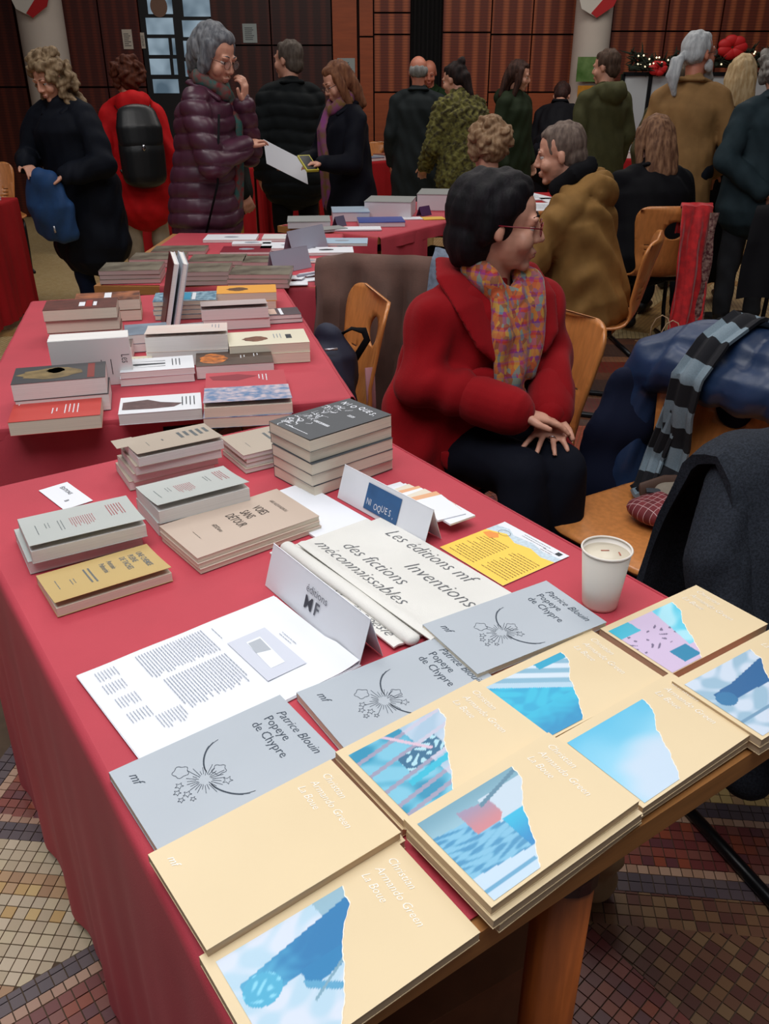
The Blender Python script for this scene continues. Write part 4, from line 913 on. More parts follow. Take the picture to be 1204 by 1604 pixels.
q = random.Random(9); mbl = cover_mat('pale_blue', (176, 200, 220)); mmr = cover_mat('dark_magenta', (132, 24, 44))
for i, (px, x, y, a, w_, d_, c, lab) in enumerate([(0, -.62, 3.90, 3, .22, .15, mmr, 'dark magenta book behind the landscape catalogues'), (1, -.74, 4.22, 2, .25, .16, M_white, 'white book at the back left of the catalogue table'), (2, -.45, 4.24, 2, .28, .14, wv, 'white book at the back middle of the catalogue table'), (3, -.44, 4.0, 2, .25, .16, M_white, 'white book with small grey vignette on the catalogue table'), (4, -.20, 4.12, 0, .24, .15, mbl, 'pale blue and white book at the right of the catalogue table'), (5, -.26, 3.88, 4, .24, .14, M_white, 'white flat book with dark strip by the large tent card'), (6, -.33, 3.68, 2, .23, .09, mcp_, 'pinkish postcard strip in front of the large tent card'), (7, -.62, 4.07, 4, .18, .08, M_white, 'white slip behind the dark magenta book')]):
    o, zf = book(lab, x, y, BZ, a, w_, d_, .012 if c is not mcp_ else .003, c, M_pagew, group='books at the back of the catalogue table')
    p = Print(zf); p.poly(ringp(0, 0, .035, .02, 12, i)); p.done('picture', M_inkl if i not in (5,) else M_ink, o)
grey_card = mat('tent_grey', (160, 160, 176), .6)
tent('grey tent card between the white books on the catalogue table', (-.40, 3.80), (-.26, 4.02), .10, .03, m=grey_card)
tent('grey tent card behind the right front catalogues', (-.435, 3.40), (-.30, 3.55), .085, .025, m=grey_card)
for i, (x, y, a) in enumerate(((-.30, 3.30, 20), (-.335, 3.22, 5), (-.285, 3.38, 40), (-.355, 3.30, -10))):
    tag(obj('note', G().box(-.045, .045, -.03, .03, 0, .003), M_white, loc=(x, y, BZ + .0032 * i), rotz=R(a), smooth=False), '%s white slip in the loose heap by the red table corner' % ('lowest', 'second lowest', 'third', 'uppermost')[i], 'slip', 'loose slips at the table corner')
t = thing('pen', 'grey pen lying on the loose white slips', 'pen', (-.29, 3.33, BZ + .0135), R(40)); obj('barrel', G().tube([(-.06, 0, .005), (.05, 0, .005)], .005, 8), grey_card, t); obj('tip', G().tube([(.05, 0, .005), (.065, 0, .005)], [.005, .001], 8), M_black, t)
# fourth table
uu = (math.sin(R(35.5)), math.cos(R(35.5)))
mbx = mat('box_white', (206, 200, 206), .5); mbt = mat('lid_grey', (150, 152, 150), .5)
def t4(name, lab, px, py, a, w_, d_, h_, c, ct):
    o = thing(name, lab, name.split('_')[-1], (px, py, BZ), R(a)); obj('block', G().box(-w_ / 2, w_ / 2, -d_ / 2, d_ / 2, 0, h_ - .004), c, o, smooth=False)
    obj('cover', G().box(-w_ / 2 - .002, w_ / 2 + .002, -d_ / 2 - .002, d_ / 2 + .002, h_ - .004, h_), ct, o, smooth=False)
t4('book', 'pale grey thick book at the left of the box table', -.40, 4.66, 5, .22, .2, .035, mbx, mbt); t4('book', 'white thick book in the middle of the box table', -.19, 4.90, 5, .2, .22, .05, mbx, cover_mat('skyish', (160, 178, 196)))
t4('book', 'blue covered book lying on the box table', -.02, 4.70, 5, .24, .18, .025, mbx, mat('cover_blue', (54, 74, 150), .4)); t4('book_box', 'white book box behind the blue book', .035, 5.06, -8, .26, .26, .085, mbx, mbt)
t4('book_box', 'white book box partly behind the dark haired woman', .34, 5.36, -8, .26, .28, .09, mbx, mbt); t4('book', 'flat white book before the blue covered book', -.14, 4.52, 4, .24, .10, .008, mbx, M_white)
t4('book', 'flat grey book under the open pages on the box table', -.285, 4.50, 30, .16, .10, .012, mbx, mbt)
tent('small purple tent card on the table of white boxes', (.21, 4.98), (.27, 5.05), .05, .02, m=mat('purple_card', (76, 40, 90), .6)); tent('small grey tent card by the pale grey thick book', (-.245, 4.60), (-.20, 4.66), .05, .02, m=mat('slate_card', (90, 86, 110), .6))
t4('leaflet', 'white leaflet before the purple tent card', .145, 4.90, 10, .12, .08, .004, M_white, M_white); t4('leaflet', 'yellow leaflet right of the purple tent card', .27, 4.90, 10, .12, .09, .004, mat('yel', (226, 180, 70), .6), mat('yel', (0, 0, 0)))
# rear tables: books on top
q = random.Random(21)
def small(lab, x, y, w_, d_, h_, rgb, a=0):
    o = thing('book', lab, 'book', (x, y, BZ), R(a), 'books on the rear tables'); cc = mat('small_%d_%d_%d' % rgb, rgb, .6)
    obj('cover', G().box(-w_ / 2, w_ / 2, -d_ / 2, d_ / 2, h_ - .006, h_), cc, o, smooth=False); obj('page_block', G().box(-w_ / 2 + .003, w_ / 2 - .003, -d_ / 2 + .003, d_ / 2, 0, h_ - .006), M_pagew, o, smooth=False)
cn = {(200, 200, 204): 'white', (120, 130, 150): 'grey-blue', (150, 90, 70): 'brown', (206, 190, 160): 'cream'}
for i in range(7):
    c = list(cn)[i % 4]; small('%s book on the rear left table, %s from its left end' % (cn[c], ORD[i % 6].replace('topmost', 'first').replace(' from top', '') if i < 6 else 'seventh'), -2.6 + i * .245, 8.12 + .05 * (i % 2), .2, .16, .04 + .02 * (i % 3), c, 5 * (i % 3))
for i in range(6):
    c = list(cn)[(i + 1) % 4]; s = .15 + i * .21; small('%s book on the rear middle table, %s from its left end' % (cn[c], ['first', 'second', 'third', 'fourth', 'fifth', 'sixth'][i]), -.60 + s * .8 * math.cos(R(43)) - .14 * math.sin(R(43)), 7.98 + s * .8 * math.sin(R(43)) + .14 * math.cos(R(43)), .18, .15, .03 + .02 * (i % 2), c, 43)
for i, (x, lab, c, h_) in enumerate([(1.28, 'white open book on the rear centre table by the bending person', (200, 200, 204), .03), (.86, 'white cup-like box on the rear centre table by the fluffy cardigan', (206, 190, 160), .1), (1.75, 'teal and white book stand near the bending person', (60, 120, 116), .12), (2.42, 'white book on the right rear table', (200, 200, 204), .06), (2.56, 'framed cream picture standing on the right rear table', (206, 190, 160), .03)]):
    small(lab, x, 9.1 if x < 2.2 else 8.9, .16, .12, h_, c)
t = thing('picture_frame', 'pale wooden framed picture leaning on the right rear table', 'picture', (2.66, 8.86, BZ), R(5)); Mx = Matrix.Rotation(R(-10), 4, 'X')
g = G(); g.box(-.12, .12, -.012, .012, .002, .33, Mx); obj('frame', g, mat('pale_wood', (216, 180, 130), .5), t, smooth=False); g = G(); g.box(-.06, .07, -.016, -.012, .08, .26, Mx); obj('picture', g, mat('frame_pic', (170, 176, 190), .5, rgb2=(110, 90, 90), vscale=20), t, smooth=False)
for i, (x, y, lab) in enumerate([(-2.50, 5.30, 'front white paper pile on the left edge table'), (-2.52, 5.62, 'rear white paper pile on the left edge table')]): small(lab, x, y, .14, .16, .02, (200, 200, 204))
for i, (x, y, a, lab) in enumerate([(.92, 5.85, 20, 'white papers on the table left of the seated brown jacket man'), (.93, 5.35, -10, 'white sheet under the curly haired person'), (1.15, 5.6, 5, 'white sheet with lines by the seated man\'s chin')]):
    o = thing('papers', lab, 'papers', (x, y, BZ), R(a)); obj('sheet', G().box(-.14, .14, -.18, .18, 0, .006), M_white, o, smooth=False); p = Print(lambda x, y: .006); p.rows(-.1, .1, 12, .2, .018, .004, rot=0, dash=.02); p.done('lettering', M_inkl, o)

# ------------------------------------------------------------------ chairs
def shell_mesh():
    prof = [(.205, .425), (.19, .438), (.12, .440), (0, .434), (-.12, .430), (-.165, .438), (-.195, .462), (-.212, .50), (-.235, .60), (-.262, .72), (-.288, .83)]
    P = [Vector((0, y, z)) for y, z in prof]; acc = [0]
    for a, b in zip(P, P[1:]): acc.append(acc[-1] + (b - a).length)
    tot = acc[-1]
    def pos(s):
        for i in range(len(acc) - 1):
            if s <= acc[i + 1] or i == len(acc) - 2:
                t = (s - acc[i]) / (acc[i + 1] - acc[i]); p = P[i].lerp(P[i + 1], t); return p
    def smoothpos(s): return (pos(max(0, s - .018)) + pos(s) * 2 + pos(min(tot, s + .018))) / 4
    def hw(s):
        f = s / tot
        if f < .1: return .165 + .035 * math.sin(min(1, f / .1) * PI / 2)
        if f < .42: return .20
        if f < .55: return .20 - .035 * (f - .42) / .13
        return .165 + .045 * min(1, (f - .55) / .33)
    n = 44; out = []
    ss = sorted([tot * i / n for i in range(n + 1)] + [tot - .07 * (1 - math.sin(a * PI / 18)) for a in range(9)] + [.05 * (1 - math.sin(a * PI / 16)) for a in range(8)])
    ss = [v for i, v in enumerate(ss) if i == 0 or v - ss[i - 1] > .0008]
    for s in ss:
        h = hw(s)
        if tot - s < .07: h = h - .07 + math.sqrt(max(0, .07 ** 2 - (.07 - (tot - s)) ** 2))
        if s < .05: h = h - .05 + math.sqrt(max(0, .05 ** 2 - (.05 - s) ** 2))
        out.append((h, s))
    outline = out + [(-u, s) for u, s in out[::-1]]
    holes = [[(.055 * math.cos(2 * PI * k / 20), tot - .135 + .050 * math.sin(2 * PI * k / 20)) for k in range(20)]]
    for sx in (-1, 1):
        for j in range(3):
            c = sx * (.125 - .006 * j); s0 = tot - .215 - .028 * j
            holes.append([(c - .018, s0 - .003), (c + .018, s0 - .003), (c + .018, s0 + .003), (c - .018, s0 + .003)])
    V = []; E = []
    for lp in [outline] + holes:
        o = len(V); V += lp; E += [(o + i, o + (i + 1) % len(lp)) for i in range(len(lp))]
    def inp(x, y, poly):
        c = False
        for i in range(len(poly)):
            x0, y0 = poly[i]; x1, y1 = poly[i - 1]
            if (y0 > y) != (y1 > y) and x < (x1 - x0) * (y - y0) / (y1 - y0) + x0: c = not c
        return c
    for i in range(1, 34):
        for j in range(-8, 9):
            x, y = j * .024, tot * i / 34
            if inp(x, y, outline) and not any(inp(x, y, h) for h in holes): V.append((x, y))
    rv, re, rf, *_ = delaunay_2d_cdt([Vector(v) for v in V], E, [], 0, 1e-5)
    F = [tuple(f) for f in rf]; F2 = []
    for f in F:
        cx = sum(rv[i].x for i in f) / 3; cy = sum(rv[i].y for i in f) / 3
        if inp(cx, cy, outline) and not any(inp(cx, cy, h) for h in holes): F2.append(f)
    g = G(); vs = []
    for p in rv:
        q = smoothpos(max(0, min(tot, p.y))); b = max(0, min(1, (p.y / tot - .5) / .15))
        vs.append((p.x, q.y + 1.1 * b * p.x ** 2, q.z + (1 - b) * .35 * p.x ** 2))
    g.add(vs, F2); return g.mesh('shell')
shell_me = shell_mesh(); shell_me.materials.append(M_ply)
def chair(lab, x, y, face, group='plywood stacking chairs'):
    """face: world direction in degrees the sitter looks at"""
    t = thing('stacking_chair', lab, 'chair', (x, y, 0), R(face - 90), group)
    o = bpy.data.objects.new('seat_shell', shell_me); C.objects.link(o); o.parent = t
    m = o.modifiers.new('s', 'SOLIDIFY'); m.thickness = .011; m.offset = 1; SH.append(o)
    for s in (-1, 1):
        X = s * .165
        obj('leg', G().tube([(X, -.13, .412), (X, .10, .415), (X, .155, .400), (X, .175, .36), (X, .15, .18), (X, .10, .025)], .0125, 10), M_black, t)
        obj('foot_bar', G().tube([(X, .23, .014), (X, -.30, .014)], .0135, 10), M_black, t)
    obj('crossbar', G().tube([(-.165, .05, .404), (.165, .05, .404)], .011, 8), M_black, t); obj('crossbar', G().tube([(-.165, -.11, .404), (.165, -.11, .404)], .011, 8), M_black, t)
    return t
SH = []
c_woman = chair('plywood chair under the woman in the red coat', .31, 2.37, 180 + PA)
c2 = chair('plywood chair with a navy bag, beside the paperback table', -.285, 2.665, 196)
c3 = chair('plywood chair hidden under a long brown coat', .09, 3.44, 76)
c_man = chair('plywood chair under the man in the brown hooded jacket', .96, 3.95, 160)
c_red = chair('plywood chair with the red scarf on its back', 1.57, 5.05, 93)
c7 = chair('plywood chair carrying the navy puffer jacket and striped scarf', .67, 1.86, 180 + PA)
c8 = chair('plywood chair with the dark denim jacket, at the right picture edge', .90, 1.19, -69)
c9 = chair('plywood chair under a black coat at the right edge', 2.27, 4.66, 60)
c10 = chair('plywood chair under the curly haired person', .58, 4.78, 120)
c11 = chair('plywood chair behind the rear tables beside the dark coat man', .02, 9.75, 270)
c12 = chair('plywood chair behind the right rear table before the white screens', 2.55, 9.72, 270)
c13 = chair('plywood chair at the left edge behind the curly haired woman', -3.15, 7.2, 300)

def drape(name, lab, cat, ch, u0, u1, path, m, amp=.012, th=.006, n=40, seed=0, fr=30, flare=.0, off=.0, subdiv=14):
    """cloth laid over a chair back: path in chair (y,z); u across"""
    t = thing(name, lab, cat, ch.location, ch.rotation_euler.z); P = [Vector((0, y, z)) for y, z in path]
    acc = [0]
    for a, b in zip(P, P[1:]): acc.append(acc[-1] + (b - a).length)
    tot = acc[-1]; rows = []; K = subdiv * 4; top = max(range(len(P)), key=lambda i: P[i].z); st = acc[top]; q = random.Random(seed); ph = [q.uniform(0, 6) for _ in range(4)]
    for k in range(K + 1):
        s = tot * k / K
        for i in range(len(acc) - 1):
            if s <= acc[i + 1] + 1e-9: f = (s - acc[i]) / (acc[i + 1] - acc[i]); p = P[i].lerp(P[i + 1], f); tn = (P[i + 1] - P[i]).normalized(); break
        nrm = Vector((0, tn.z, -tn.y)); 
        if s < st: pass
        d = abs(s - st); row = []
        for j in range(n + 1):
            u = u0 + (u1 - u0) * j / n; a = amp * min(1, d / .18); w_ = a * (math.sin(fr * u + ph[0] + 2 * math.sin(3 * s + ph[1])) + .5 * math.sin(fr * 2.1 * u + ph[2] + 4 * s)) - a * 1.3 + off
            uu_ = u * (1 + flare * d) + .008 * math.sin(9 * s + ph[3]); curve = -1.0 * uu_ * uu_ * .6
            row.append(Vector((uu_, p.y - curve * .5, p.z)) - nrm * w_ + Vector((0, 0, -.25 * max(0, abs(u) - .17) * (1 if d < .1 else 1))))
        rows.append(row)
    g = G().grid(rows); o = obj('cloth', g, m, t); md = o.modifiers.new('s', 'SOLIDIFY'); md.thickness = th; md.offset = 0; BAKE.append((o, wrink(.0025, 20, seed))); return t, o
M_brown = mat('brown_suede', (96, 68, 58), .85, var=.2, vscale=7, sheen=.1, bump=.15, bscale=200)
drape('coat', 'long brown coat hung over the chair behind the navy bag', 'coat', c3, -.29, .36, [(-.22, .60), (-.262, .84), (-.285, .862), (-.312, .84), (-.345, .6), (-.42, .12)], M_brown, amp=.028, th=.010, seed=3, fr=34)
M_navy = mat('navy_nylon', (30, 50, 82), .42, var=.12, vscale=8, bump=.15, bscale=60)
M_navyd = mat('navy_wool', (18, 24, 46), .85, spec=.2)
M_denim = mat('dark_denim', (38, 42, 50), .9, spec=.2, var=.35, vscale=260, bump=.3, bscale=500)
M_blk = mat('black_cloth', (15, 15, 19), .85, spec=.15)
# dark denim jacket over chair eight
t, o = drape('jacket', 'dark denim jacket hung over the nearest chair at right', 'jacket', c8, -.24, .24, [(.06, .455), (-.08, .47), (-.15, .58), (-.245, .83), (-.285, .865), (-.335, .84), (-.36, .6), (-.37, .42), (-.40, .12)], M_denim, amp=.022, th=.016, seed=4, fr=17, off=.0, flare=.25)
g = G(); g.tube([(.20, -.26, .80), (.25, -.20, .68), (.26, -.13, .50), (.22, -.06, .30)], [.045, .06, .058, .05], round_=True); g.tube([(-.20, -.26, .80), (-.26, -.21, .66), (-.27, -.15, .48), (-.24, -.09, .27)], [.045, .06, .058, .05], round_=True); blob('sleeve', g, M_denim, t, .009, 3, wrink(.006))
g = G(); g.tube([(.19, -.215, .72), (.0, -.205, .715), (-.19, -.215, .72)], .0016, 6); obj('seam', g, mat('stitch', (120, 120, 116), .8), t)
for z in (.60, .48, .36): obj('button', G().ell((.02, -.10 - (z - .36) * .33 + .03, z), (.009, .004, .009)), mat('button_metal', (120, 118, 110), .3, metal=.8), t)
# navy puffer over chair seven
t = thing('puffer_jacket', 'navy blue puffer jacket heaped over a chair back, a striped scarf on it', 'jacket', c7.location, c7.rotation_euler.z)
g = G()
g.tube([(-.34, -.20, .60), (-.30, -.26, .72), (-.16, -.29, .81), (0, -.30, .83), (.16, -.29, .815), (.26, -.26, .76), (.30, -.22, .62)], [(.06, .05), (.085, .075), (.09, .07), (.09, .07), (.09, .07), (.085, .075), (.05, .05)], hint=(0, 1, 0), round_=True)
g.tube([(-.30, -.24, .74), (-.16, -.21, .77), (0, -.20, .765), (.15, -.20, .77), (.28, -.23, .72)], [(.05, .06)] * 5, hint=(0, 1, 0), round_=True)
g.tube([(-.22, -.36, .78), (-.22, -.40, .50), (-.20, -.40, .18)], [(.14, .04), (.17, .045), (.17, .04)], round_=True); g.tube([(.15, -.36, .78), (.16, -.40, .50), (.17, -.41, .2)], [(.18, .04), (.18, .045), (.17, .04)], round_=True)
g.tube([(.27, -.24, .72), (.29, -.22, .55), (.28, -.20, .34), (.26, -.19, .14)], [.06, .065, .075, .05], round_=True)
blob('padding', g, M_navy, t, .009, 3, lambda c: .010 * (np.sqrt(np.abs(np.sin(PI * (c[:, 0] + .04 * np.sin(9 * c[:, 2])) / .115))) - .8) + .003 * np.sin(70 * c[:, 0] + 40 * c[:, 2] + 3 * np.sin(30 * c[:, 1])))
g = G(); g.tube([(.27, -.24, .70), (.29, -.20, .5), (.28, -.18, .25), (.25, -.17, .06)], [(.10, .05), (.13, .05), (.14, .05), (.13, .04)], round_=True, hint=(.5, 1, 0)); blob('lining', g, M_navyd, t, .01, 3, wrink(.008))
# striped knitted scarf
t = thing('striped_scarf', 'black and light blue-grey striped knitted scarf over the navy puffer jacket', 'scarf', c7.location, c7.rotation_euler.z)
mk1 = mat('knit_grey', (122, 138, 148), .95, var=.08, vscale=300, bump=.4, bscale=900); mk2 = mat('knit_black', (20, 20, 26), .95, bump=.4, bscale=900)
def scarf_strip(path, wd, seed):
    P = [Vector(p) for p in path]; acc = [0]
    for a, b in zip(P, P[1:]): acc.append(acc[-1] + (b - a).length)
    L = .062; N = int(acc[-1] / L)
    def at_s(s):
        for i in range(len(acc) - 1):
            if s <= acc[i + 1] + 1e-9: f = (s - acc[i]) / (acc[i + 1] - acc[i]); return P[i].lerp(P[i + 1], f), (P[i + 1] - P[i]).normalized()
    for k in range(N):
        rows = []
        for m in range(6):
            s = (k + m / 5) * L; p, tn = at_s(min(s, acc[-1])); sd = Vector((1, .0, .0)); nn = sd.cross(tn).normalized(); sd = tn.cross(nn).normalized()
            rows.append([p + sd * wd * (j / 12 - .5) + nn * (.007 * math.sin(j / 12 * 4 * PI + 1)) for j in range(13)])
        o = obj('stripe', G().grid(rows), mk1 if k % 2 == seed % 2 else mk2, t); md = o.modifiers.new('s', 'SOLIDIFY'); md.thickness = .010; md.offset = 0; BAKE.append((o, None))
scarf_strip([(.02, -.41, .78), (.02, -.36, .895), (.03, -.28, .920), (.045, -.19, .872), (.06, -.13, .785), (.075, -.14, .69), (.08, -.16, .60), (.085, -.16, .53), (.09, -.12, .46), (.10, -.06, .458)], .088, 0)
scarf_strip([(.085, -.15, .74), (.11, -.155, .64), (.135, -.155, .54), (.12, -.11, .47), (.11, -.04, .462)], .060, 1)
# cap lying on chair eight
t = thing('cap', 'flat cap with maroon plaid lining on the seat below the striped scarf', 'cap', (c7.location.x + .06, c7.location.y + .02, .440), R(-10)); 
def plaid():
    m = mat('maroon_plaid', (96, 28, 34), .8); nt = m.node_tree; b = nt.nodes['Principled BSDF']; tc = nt.nodes.new('ShaderNodeTexCoord'); mp = nt.nodes.new('ShaderNodeMapping'); mp.inputs['Rotation'].default_value = (0, 0, .8)
    br = nt.nodes.new('ShaderNodeTexBrick'); br.offset = 0; br.inputs['Scale'].default_value = 1; br.inputs['Brick Width'].default_value = .017; br.inputs['Row Height'].default_value = .017; br.inputs['Mortar Size'].default_value = .0007
    br.inputs['Color1'].default_value = s2l((92, 26, 32)) + (1,); br.inputs['Color2'].default_value = s2l((120, 40, 46)) + (1,); br.inputs['Mortar'].default_value = s2l((196, 160, 160)) + (1,)
    nt.links.new(tc.outputs['Object'], mp.inputs[0]); nt.links.new(mp.outputs[0], br.inputs[0]); nt.links.new(br.outputs[0], b.inputs['Base Color']); return m
g = G(); g.ell((-.03, .0, .035), (.085, .075, .034)); blob('plaid_lining', g, plaid(), t, .006, 2, wrink(.004, 60))
g = G(); g.ell((.035, .035, .045), (.075, .055, .042)); g.ell((.01, .07, .05), (.06, .04, .03)); blob('crown', g, mat('cap_grey', (134, 124, 110), .85, var=.06), t, .006, 2, wrink(.005, 70))
g = G(); g.tube([(-.08, .05, .055), (-.02, .085, .066), (.06, .09, .07)], [(.024, .006)] * 3, hint=(0, .3, 1), round_=True); obj('band', g, mat('cap_brown', (80, 56, 44), .7), t)
g = G(); g.box(-.07, -.035, .030, .055, .064, .0655); obj('size_tag', g, M_ink, t, smooth=False)
# navy bag on chair two
t = thing('backpack', 'navy bag with black strap standing on the chair by the paperback table', 'bag', (-.155, 2.63, .445), R(15))
g = G(); g.tube([(-.02, 0, .03), (-.02, 0, .12), (-.02, .01, .20), (-.02, .02, .25)], [(.085, .085), (.095, .09), (.085, .085), (.05, .05)], round_=True); blob('bag_body', g, mat('bag_navy', (26, 30, 52), .7, var=.15), t, .009, 3, wrink(.007))
obj('strap', G().tube([(.0, .0, .262), (.05, -.01, .29), (.09, -.01, .28), (.10, -.01, .25), (.06, -.01, .19)], [(.012, .005)] * 5, 8), M_blk, t)
obj('zip', G().tube([(-.05, -.07, .245), (-.01, -.07, .245)], .004, 6), mat('zip_silver', (190, 190, 196), .3, metal=.7), t)
obj('pink_webbing', G().tube([(.098, -.05, .17), (.10, -.06, .05), (.10, -.065, .005)], [(.016, .003)] * 3, 8), mat('pink_web', (160, 110, 116), .8), t)
# red scarf on the red scarf chair
def redscarf():
    m = mat('red_scarf', (206, 22, 30), .75, rgb2=(170, 14, 24), vscale=30, sheen=.3); t, o = drape('red_scarf', 'bright red scarf with flowered edge hanging over a chair back', 'scarf', c_red, .005, .18, [(-.26, .68), (-.275, .80), (-.288, .847), (-.318, .83), (-.335, .6), (-.36, .3), (-.38, .10)], m, amp=.016, th=.006, seed=6, fr=60, off=.006)
    t.children[0].location.x = .0
    g = G(); g.grid([[(.150 + .022 * j + .006 * math.sin(i * .8 + j), -.335 - .01 * i * .25 + .006 * math.sin(j * 3 + i), .80 - .036 * i) for j in range(3)] for i in range(19)]); o = obj('flowered_edge', g, mat('flower_dark', (74, 20, 30), .8, rgb2=(150, 120, 110), vscale=70), t); md = o.modifiers.new('s', 'SOLIDIFY'); md.thickness = .004; BAKE.append((o, None))
    g = G()
    for i in range(16): x = -.02 + .012 * i; g.tube([(x, -.382, .11), (x + .004 * math.sin(i), -.384, .03)], .0018, 4)
    tag(obj('fringe', g, m, t), kind='stuff')
redscarf()
drape('coat', 'black coat hung over the chair at the right edge', 'coat', c9, -.26, .26, [(-.02, .50), (-.15, .62), (-.262, .84), (-.285, .87), (-.315, .84), (-.335, .6), (-.36, .42)], M_blk, amp=.02, th=.02, seed=8, fr=20)
drape('jacket', 'grey blue jacket over the right end of the brown coat, behind the red shoulder', 'jacket', c3, .16, .34, [(-.20, .60), (-.25, .84), (-.295, .89), (-.335, .86), (-.38, .68)], mat('grey_blue_denim', (104, 114, 130), .9, var=.2, vscale=60), amp=.02, th=.018, seed=9, fr=40)
# kraft paper bag
t = thing('paper_bag', 'brown kraft paper bag with twisted handles on the floor', 'bag', (1.36, 4.02, 0), R(12)); mkb = mat('kraft', (178, 138, 96), .8, var=.05)
g = G(); W, D, H = .13, .05, .30
for (a, b) in (((-W, -D), (W, -D)), ((W, -D), (W, D)), ((W, D), (-W, D)), ((-W, D), (-W, -D))): g.add([(a[0], a[1], 0), (b[0], b[1], 0), (b[0], b[1], H), (a[0], a[1], H)], [(0, 1, 2, 3)])
g.add([(-W, -D, 0), (W, -D, 0), (W, D, 0), (-W, D, 0)], [(3, 2, 1, 0)]); o = obj('sack', g, mkb, t, smooth=False); md = o.modifiers.new('s', 'SOLIDIFY'); md.thickness = .0015; BAKE.append((o, None))
for y in (-D, D): obj('handle', G().tube([(-.05, y, H - .02), (-.05, y, H + .06), (-.03, y, H + .10), (0, y, H + .115), (.03, y, H + .10), (.05, y, H + .06), (.05, y, H - .02)], .003, 6), mat('twine', (206, 176, 140), .7), t)
# small litter on the floor
t = thing('paper_scrap', 'small white paper scrap on the floor by the puffer jacket', 'scrap', (1.02, 3.62, .0), .4); obj('sheet', G().box(-.03, .03, -.015, .015, .0015, .004), M_white, t, smooth=False)

